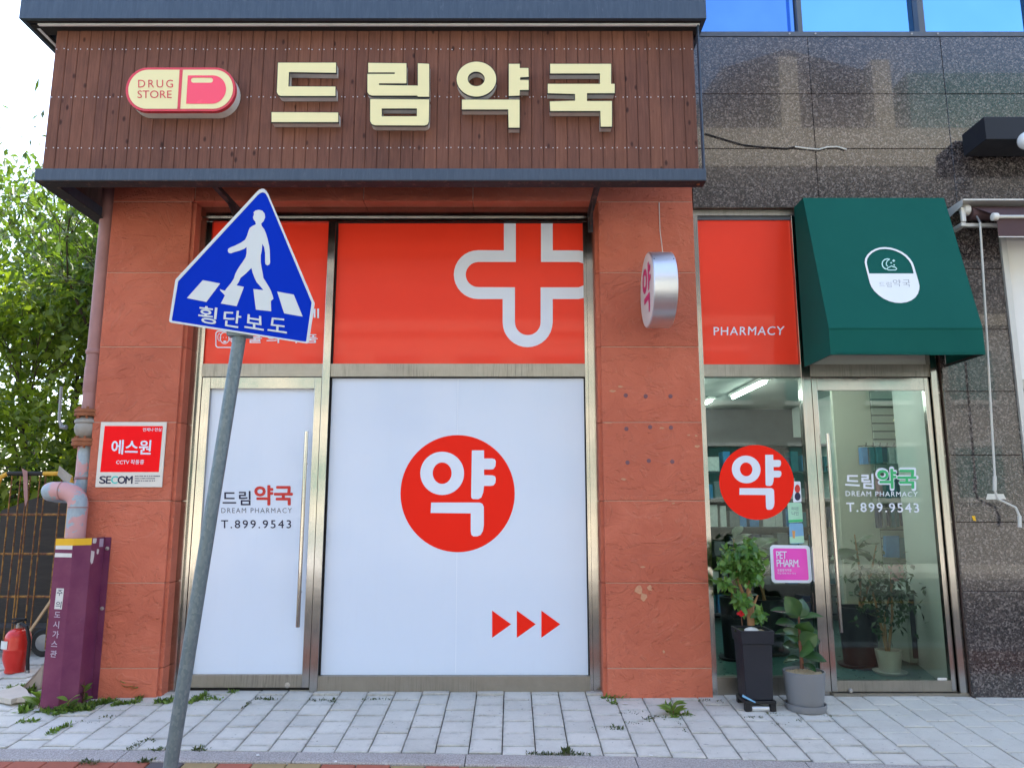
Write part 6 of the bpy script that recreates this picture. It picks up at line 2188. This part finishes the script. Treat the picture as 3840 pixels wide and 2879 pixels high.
# slat panel with hanging packs (right side)
SPY = 1.55
sx0, sx1 = px(*c('Q', 690, 500), SPY).x, px(*c('Q', 1040, 500), SPY).x
struct('shop_partition', MB().box(px(*c('Q', 380, 500), SPY).x - .05, wx0 + .02, SPY + .03, SPY + .08, -.02, IZ - .002), M['wall_in'])
sl = thing('slat_panel', 'grooved slat wall panel with hooks inside the glass door', 'wall panel', ((sx0 + sx1) / 2, SPY, 1.0))
zz1, zz0 = px(*c('Q', 850, 300), SPY).z, .75
ns = 22
for i_ in range(ns):
    za = zz0 + (zz1 - zz0) * i_ / ns
    build('slat', MB().box(sx0, sx1, SPY, SPY + .028, za + .006, za + (zz1 - zz0) / ns - .006), M['slat'], sl)
build('backing', MB().box(sx0, sx1, SPY + .018, SPY + .0285, zz0, zz1), M['dark_shelf'], sl)
pr_ = random.Random(4)
packs = [('teal', (.02, .13, .18)), ('navy', (.02, .03, .09)), ('white', (.50, .55, .55)), ('blue', (.04, .20, .45)), ('grey', (.16, .18, .2)), ('rose', (.45, .22, .25))]
pm = {k_: plain('pack_' + k_, v_, .4, .3, 25) for k_, v_ in packs}
rows = [(Q_, y0_, y1_, kk) for Q_, y0_, y1_, kk in (('Q', 815, 1000, ('blue', 'teal', 'teal', 'navy', 'white', 'white', 'grey')), ('Q', 1060, 1330, ('rose', 'grey', 'teal', 'teal', 'navy', 'navy', 'white')), ('Q', 1400, 1610, ('navy', 'grey', 'navy', 'teal', 'teal', 'navy', 'navy')))]
for k_, y0_, y1_, kk in rows:
    z1_ = px(*c(k_, 800, y0_), SPY - .1).z; z0_ = px(*c(k_, 800, y1_), SPY - .1).z
    xa_ = px(*c(k_, 565 if y0_ < 900 else 720, y0_), SPY - .1).x; xb_ = px(*c(k_, 1030, y0_), SPY - .1).x
    w_ = (xb_ - xa_) / len(kk)
    for i_, cc in enumerate(kk):
        t_ = thing('hanging_pack', '%s packet hanging %s on the slat wall panel' % ({'teal': 'teal', 'navy': 'dark navy', 'white': 'white', 'blue': 'blue', 'grey': 'grey', 'rose': 'rose pink'}[cc], {815: 'in the top row', 1060: 'in the middle row', 1400: 'in the bottom row'}[y0_]), 'packet', (xa_ + (i_ + .5) * w_, SPY - .1, z0_), 'packets hanging on the slat panel')
        a0 = xa_ + i_ * w_ + .006
        build('card', MB().box(a0, a0 + w_ - .012, SPY - .13 + pr_.uniform(-.02, .02), SPY - .06, z0_ + pr_.uniform(0, .03), z1_ - .02), pm[cc], t_, bevel=.004)
        build('hook', MB().tube([(a0 + w_ / 2, SPY, z1_), (a0 + w_ / 2, SPY - .16, z1_ - .005), (a0 + w_ / 2, SPY - .165, z1_ + .02)], .004, 6), M['black'], t_)
# blue packs lower right
for j_, (q, cc, lb_) in enumerate((([(665, 225), (770, 225), (775, 395), (668, 390)], 'blue', 'bright blue packet on the lower shelf inside the door'), ([(780, 240), (900, 240), (905, 400), (785, 400)], 'teal', 'teal packet on the lower shelf inside the door'), ([(700, 460), (800, 450), (825, 560), (740, 580)], 'rose', 'rose and white packet lying on the counter inside the door'), ([(805, 470), (915, 480), (925, 600), (815, 590)], 'white', 'white and blue packet on the counter inside the door'))):
    pp = [px(*c('R', *p), SPY - .12) for p in q]
    build('packet', MB().prism([pp], (0, .05, 0)), pm[cc], cat='packet', label=lb_)
# lantern
lq = px(*c('Q', 965, 620), SPY - .12)
ln_ = thing('lantern', 'cream lantern hanging on the slat panel inside the door', 'lantern', (lq.x, SPY - .12, lq.z - .1))
hh_ = abs(px(*c('Q', 965, 560), SPY - .12).z - px(*c('Q', 965, 720), SPY - .12).z)
lz = px(*c('Q', 965, 720), SPY - .12).z
build('base', MB().lathe([(.062, 0), (.062, .012), (.055, .014)], (lq.x, SPY - .12, lz), 8), M['cream_face'], ln_)
m = MB()
for k_ in range(6):
    a = 2 * math.pi * k_ / 6
    m.tube([(lq.x + .05 * math.cos(a), SPY - .12 + .05 * math.sin(a), lz + .014), (lq.x + .05 * math.cos(a), SPY - .12 + .05 * math.sin(a), lz + hh_ - .02)], .006, 6)
build('bars', m, M['cream_face'], ln_)
build('roof', MB().lathe([(.068, hh_ - .02), (.04, hh_ + .03), (.025, hh_ + .04), (.022, hh_ + .06), (.001, hh_ + .065)], (lq.x, SPY - .12, lz), 12), M['cream_face'], ln_)
build('candle', MB().lathe([(.02, .014), (.02, hh_ * .5), (.001, hh_ * .5)], (lq.x, SPY - .12, lz), 12), M['white_return'], ln_)
# dark shelving on the left and back
sh = thing('shelving', 'dark shelving with packets along the back of the pharmacy', 'shelving', (IX0 + .8, 3.6, 0))
xs0, xs1 = IX0 + .02, px(*c('Q', 400, 900), 3.5).x
build('carcass', MB().box(xs0, xs1, 3.85, 3.9, 0, 2.25).box(xs0, xs0 + .03, 3.5, 3.849, 0, 2.25).box(xs1 - .03, xs1, 3.5, 3.849, 0, 2.25), M['dark_shelf'], sh)
for i_ in range(7):
    build('shelf', MB().box(xs0 + .031, xs1 - .031, 3.5, 3.849, .08 + i_ * .34, .10 + i_ * .34), M['dark_shelf'], sh)
br2 = random.Random(12)
names_ = list(pm)
rowname = ['lowest', 'second', 'third', 'fourth', 'fifth', 'topmost']
for i_ in range(6):
    x_ = xs0 + .06
    while x_ < xs1 - .15:
        w_ = br2.uniform(.07, .16)
        h_ = br2.uniform(.12, .27)
        kk_ = br2.choice(names_)
        build('carton', MB().box(x_, x_ + w_, 3.55, 3.75, .1005 + i_ * .34, .1005 + i_ * .34 + h_), pm[kk_], cat='carton', group='cartons on the dark shelving', label='%s carton standing on the %s shelf at the back of the pharmacy' % (kk_, rowname[i_]))
        x_ += w_ + br2.uniform(.005, .06)
# low counter / white cabinet on the right
cn = thing('counter', 'white low counter cabinet inside the glass door', 'counter', (wx0 - .1, 1.2, 0))
czt = px(*c('R', 850, 640), 1.1).z
cxa = px(*c('R', 800, 800), 1.1).x
build('cabinet', MB().box(cxa, wx0 + .01, 1.05, SPY - .02, .02, czt - .04), M['slat'], cn)
build('worktop', MB().box(cxa - .03, wx0 + .012, 1.02, SPY - .02, czt - .039, czt), M['wall_in2'], cn)
build('door_panel', MB().box(cxa + .03, cxa + .09, 1.04, 1.0495, .06, czt - .08), M['dark_shelf'], cn)


# indoor pots
def indoor_plant(label, u, v, Y, rt_, rb__, h, mat, seed, nl, lh, lw, big=False):
    b_ = px(u, v, Y)
    t = thing('indoor_plant', label, 'potted plant', (b_.x, Y, .0045), 'plants inside the pharmacy')
    build('pot', MB().lathe([(.001, .02), (rb__, .02), (rt_ * .97, h * .8), (rt_, h), (rt_ - .015, h), (rt_ - .02, h - .04), (.001, h - .04)], (b_.x, Y, .004), 30), mat, t, smooth=True)
    build('saucer', MB().lathe([(.001, .001), (rb__ + .04, .001), (rb__ + .055, .022), (rb__ + .04, .024), (.001, .012)], (b_.x, Y, .004), 30), mat, t, smooth=True)
    r_ = random.Random(seed)
    mb_ = MB()
    tips_ = []
    for k_ in range(3 if not big else 2):
        e_ = Vector((b_.x + r_.uniform(-.2, .2), Y + r_.uniform(-.1, .1), h + lh * r_.uniform(.55, .9)))
        s_ = Vector((b_.x + r_.uniform(-.03, .03), Y, h - .05))
        mb_.tube([s_, s_.lerp(e_, .5) + Vector((r_.uniform(-.05, .05), 0, 0)), e_], [.014, .011, .006], 7)
        tips_ += [s_.lerp(e_, f_) for f_ in (.5, .65, .8, .9, 1.0)]
    build('stem', mb_, M['bark_pale'], t, smooth=True)
    if big:
        for k_ in range(nl):
            s_ = r_.choice(tips_)
            a = r_.uniform(0, 6.283); L = lw * r_.uniform(.8, 1.3)
            big_leaf(s_, s_ + Vector((math.cos(a) * L, math.sin(a) * L * .6, r_.uniform(-.1, .15))), L * .55, (0, -.3, 1), r_.uniform(0, .9), t, M['leaf_indoor'])
    else:
        gg = np.random.default_rng(seed)
        tp_ = np.array([p[:] for p in tips_])[gg.integers(0, len(tips_), nl)] + gg.normal(0, .11, (nl, 3))
        leaf_mesh('foliage', tp_, gg.normal(0, 1, (nl, 3)) + np.array([0, 0, -.2]), gg.normal(0, .5, (nl, 3)) + np.array([0, -.3, 1]), gg.uniform(.05, .09, nl), gg.uniform(.025, .04, nl), gg.uniform(0, 1, nl), M['leaf_indoor'], t)


indoor_plant('big leaved plant in a tall black tub inside the glass door', *c('R', 470, 1180), 1.0, .165, .135, .50, M['planter'], 5, 14, .75, .2, True)
indoor_plant('bushy plant in a small white ceramic pot inside the glass door', *c('R', 695, 1225), .72, .105, .08, .19, M['pot_ceramic'], 6, 420, .75, .06)
indoor_plant('dark leafy plant in a black pot behind the narrow window', *c('O', 560, 900), 1.6, .2, .16, .5, M['planter'], 9, 16, .8, .22, True)
indoor_plant('spiky dark plant in the far corner behind the narrow window', *c('O', 330, 1100), 1.3, .12, .1, .55, M['planter'], 10, 12, .7, .17, True)

# ------------------------------------------------------------------ across the street (seen in reflections)
def facade(label, x0, x1, y, h, mat, wmat, floors, cols, z_first=1.0, extra=None):
    t = thing('opposite_building', label, 'building', ((x0 + x1) / 2, y - 4, -.2))
    build('walls', MB().box(x0, x1, y - 8, y, -.3, h), mat, t)
    fh = (h - z_first) / floors
    cw = (x1 - x0) / cols
    for i in range(floors):
        for j in range(cols):
            a = x0 + j * cw + cw * .22
            w = build('window', MB().box(a, a + cw * .56, y + .001, y + .03, z_first + i * fh + fh * .22, z_first + i * fh + fh * .74), wmat, t)
            build('frame', MB().box(a - .06, a + cw * .56 + .06, y + .001, y + .06, z_first + i * fh + fh * .74, z_first + i * fh + fh * .78).box(a - .06, a + cw * .56 + .06, y + .001, y + .08, z_first + i * fh + fh * .17, z_first + i * fh + fh * .215), M['cassette'], w)
    build('parapet', MB().box(x0 - .1, x1 + .1, y - .25, y + .12, h - .02 + .03, h + .35), M['cream_wall'], t)
    return t


def upper(t, x0, x1, y, z0, z1, mat):
    build('cladding', MB().box(x0, x1, y - 7.9, y + .05, z0 + .36, z1), mat, t)
    build('roof_band', MB().box(x0 - .05, x1 + .05, y - 7.95, y + .10, z1 + .001, z1 + 1.25), M['cream_wall'], t)


t_ = facade('cream rendered house row across the street', -16, 2.5, -15.2, 6.4, M['cream_wall'], M['teal_glass'], 2, 8)
upper(t_, -16, 2.5, -15.2, 6.4, 9.0, M['brick_wall'])
t_ = facade('fair faced concrete building across the street with teal windows', 2.8, 24, -15.6, 6.6, M['concrete'], M['teal_glass'], 2, 9)
upper(t_, 2.8, 24, -15.6, 6.6, 11.6, M['brick_wall'])
hz_ = 12.86
m = MB()
m.prism([[(5.9, -17.0, hz_), (12.2, -17.0, hz_), (12.2, -17.0, 15.6), (9.2, -17.0, 16.5), (7.0, -17.0, 15.8), (5.9, -17.0, 14.2)]], (0, -5, 0))
build('roof_house', m, M['roof_dark'], t_)
build('chimney', MB().box(8.6, 9.2, -16.95, -16.2, hz_, 15.7), M['cream_wall'], t_)
build('chimney', MB().box(11.6, 12.2, -16.95, -16.2, hz_, 15.6), M['cream_wall'], t_)
build('glazed_loft', MB().box(12.6, 20, -16.95, -16.0, hz_, 15.0), M['teal_glass'], t_)
cr_ = thing('parked_car', 'white car parked across the street', 'car', (-4.2, -11.0, -.33))
build('body', MB().prism([[(-6.4, -11.9, -.1), (-2.0, -11.9, -.1), (-1.95, -11.9, .35), (-2.6, -11.9, .5), (-3.4, -11.9, .98), (-5.2, -11.9, 1.02), (-6.0, -11.9, .52), (-6.45, -11.9, .4)]], (0, 1.7, 0)), M['car_white'], cr_, bevel=.08)
build('window', MB().prism([[(-5.75, -10.19, .52), (-2.95, -10.19, .52), (-3.5, -10.19, .9), (-5.15, -10.19, .93)]], (0, .012, 0)), M['teal_glass'], cr_)
for xx in (-5.6, -2.8):
    build('wheel', MB().lathe([(.2, 0), (.31, .0), (.32, .02), (.32, .16), (.31, .18)], (xx, -10.32, -.01), 22, 'Y'), M['black'], cr_, smooth=True)
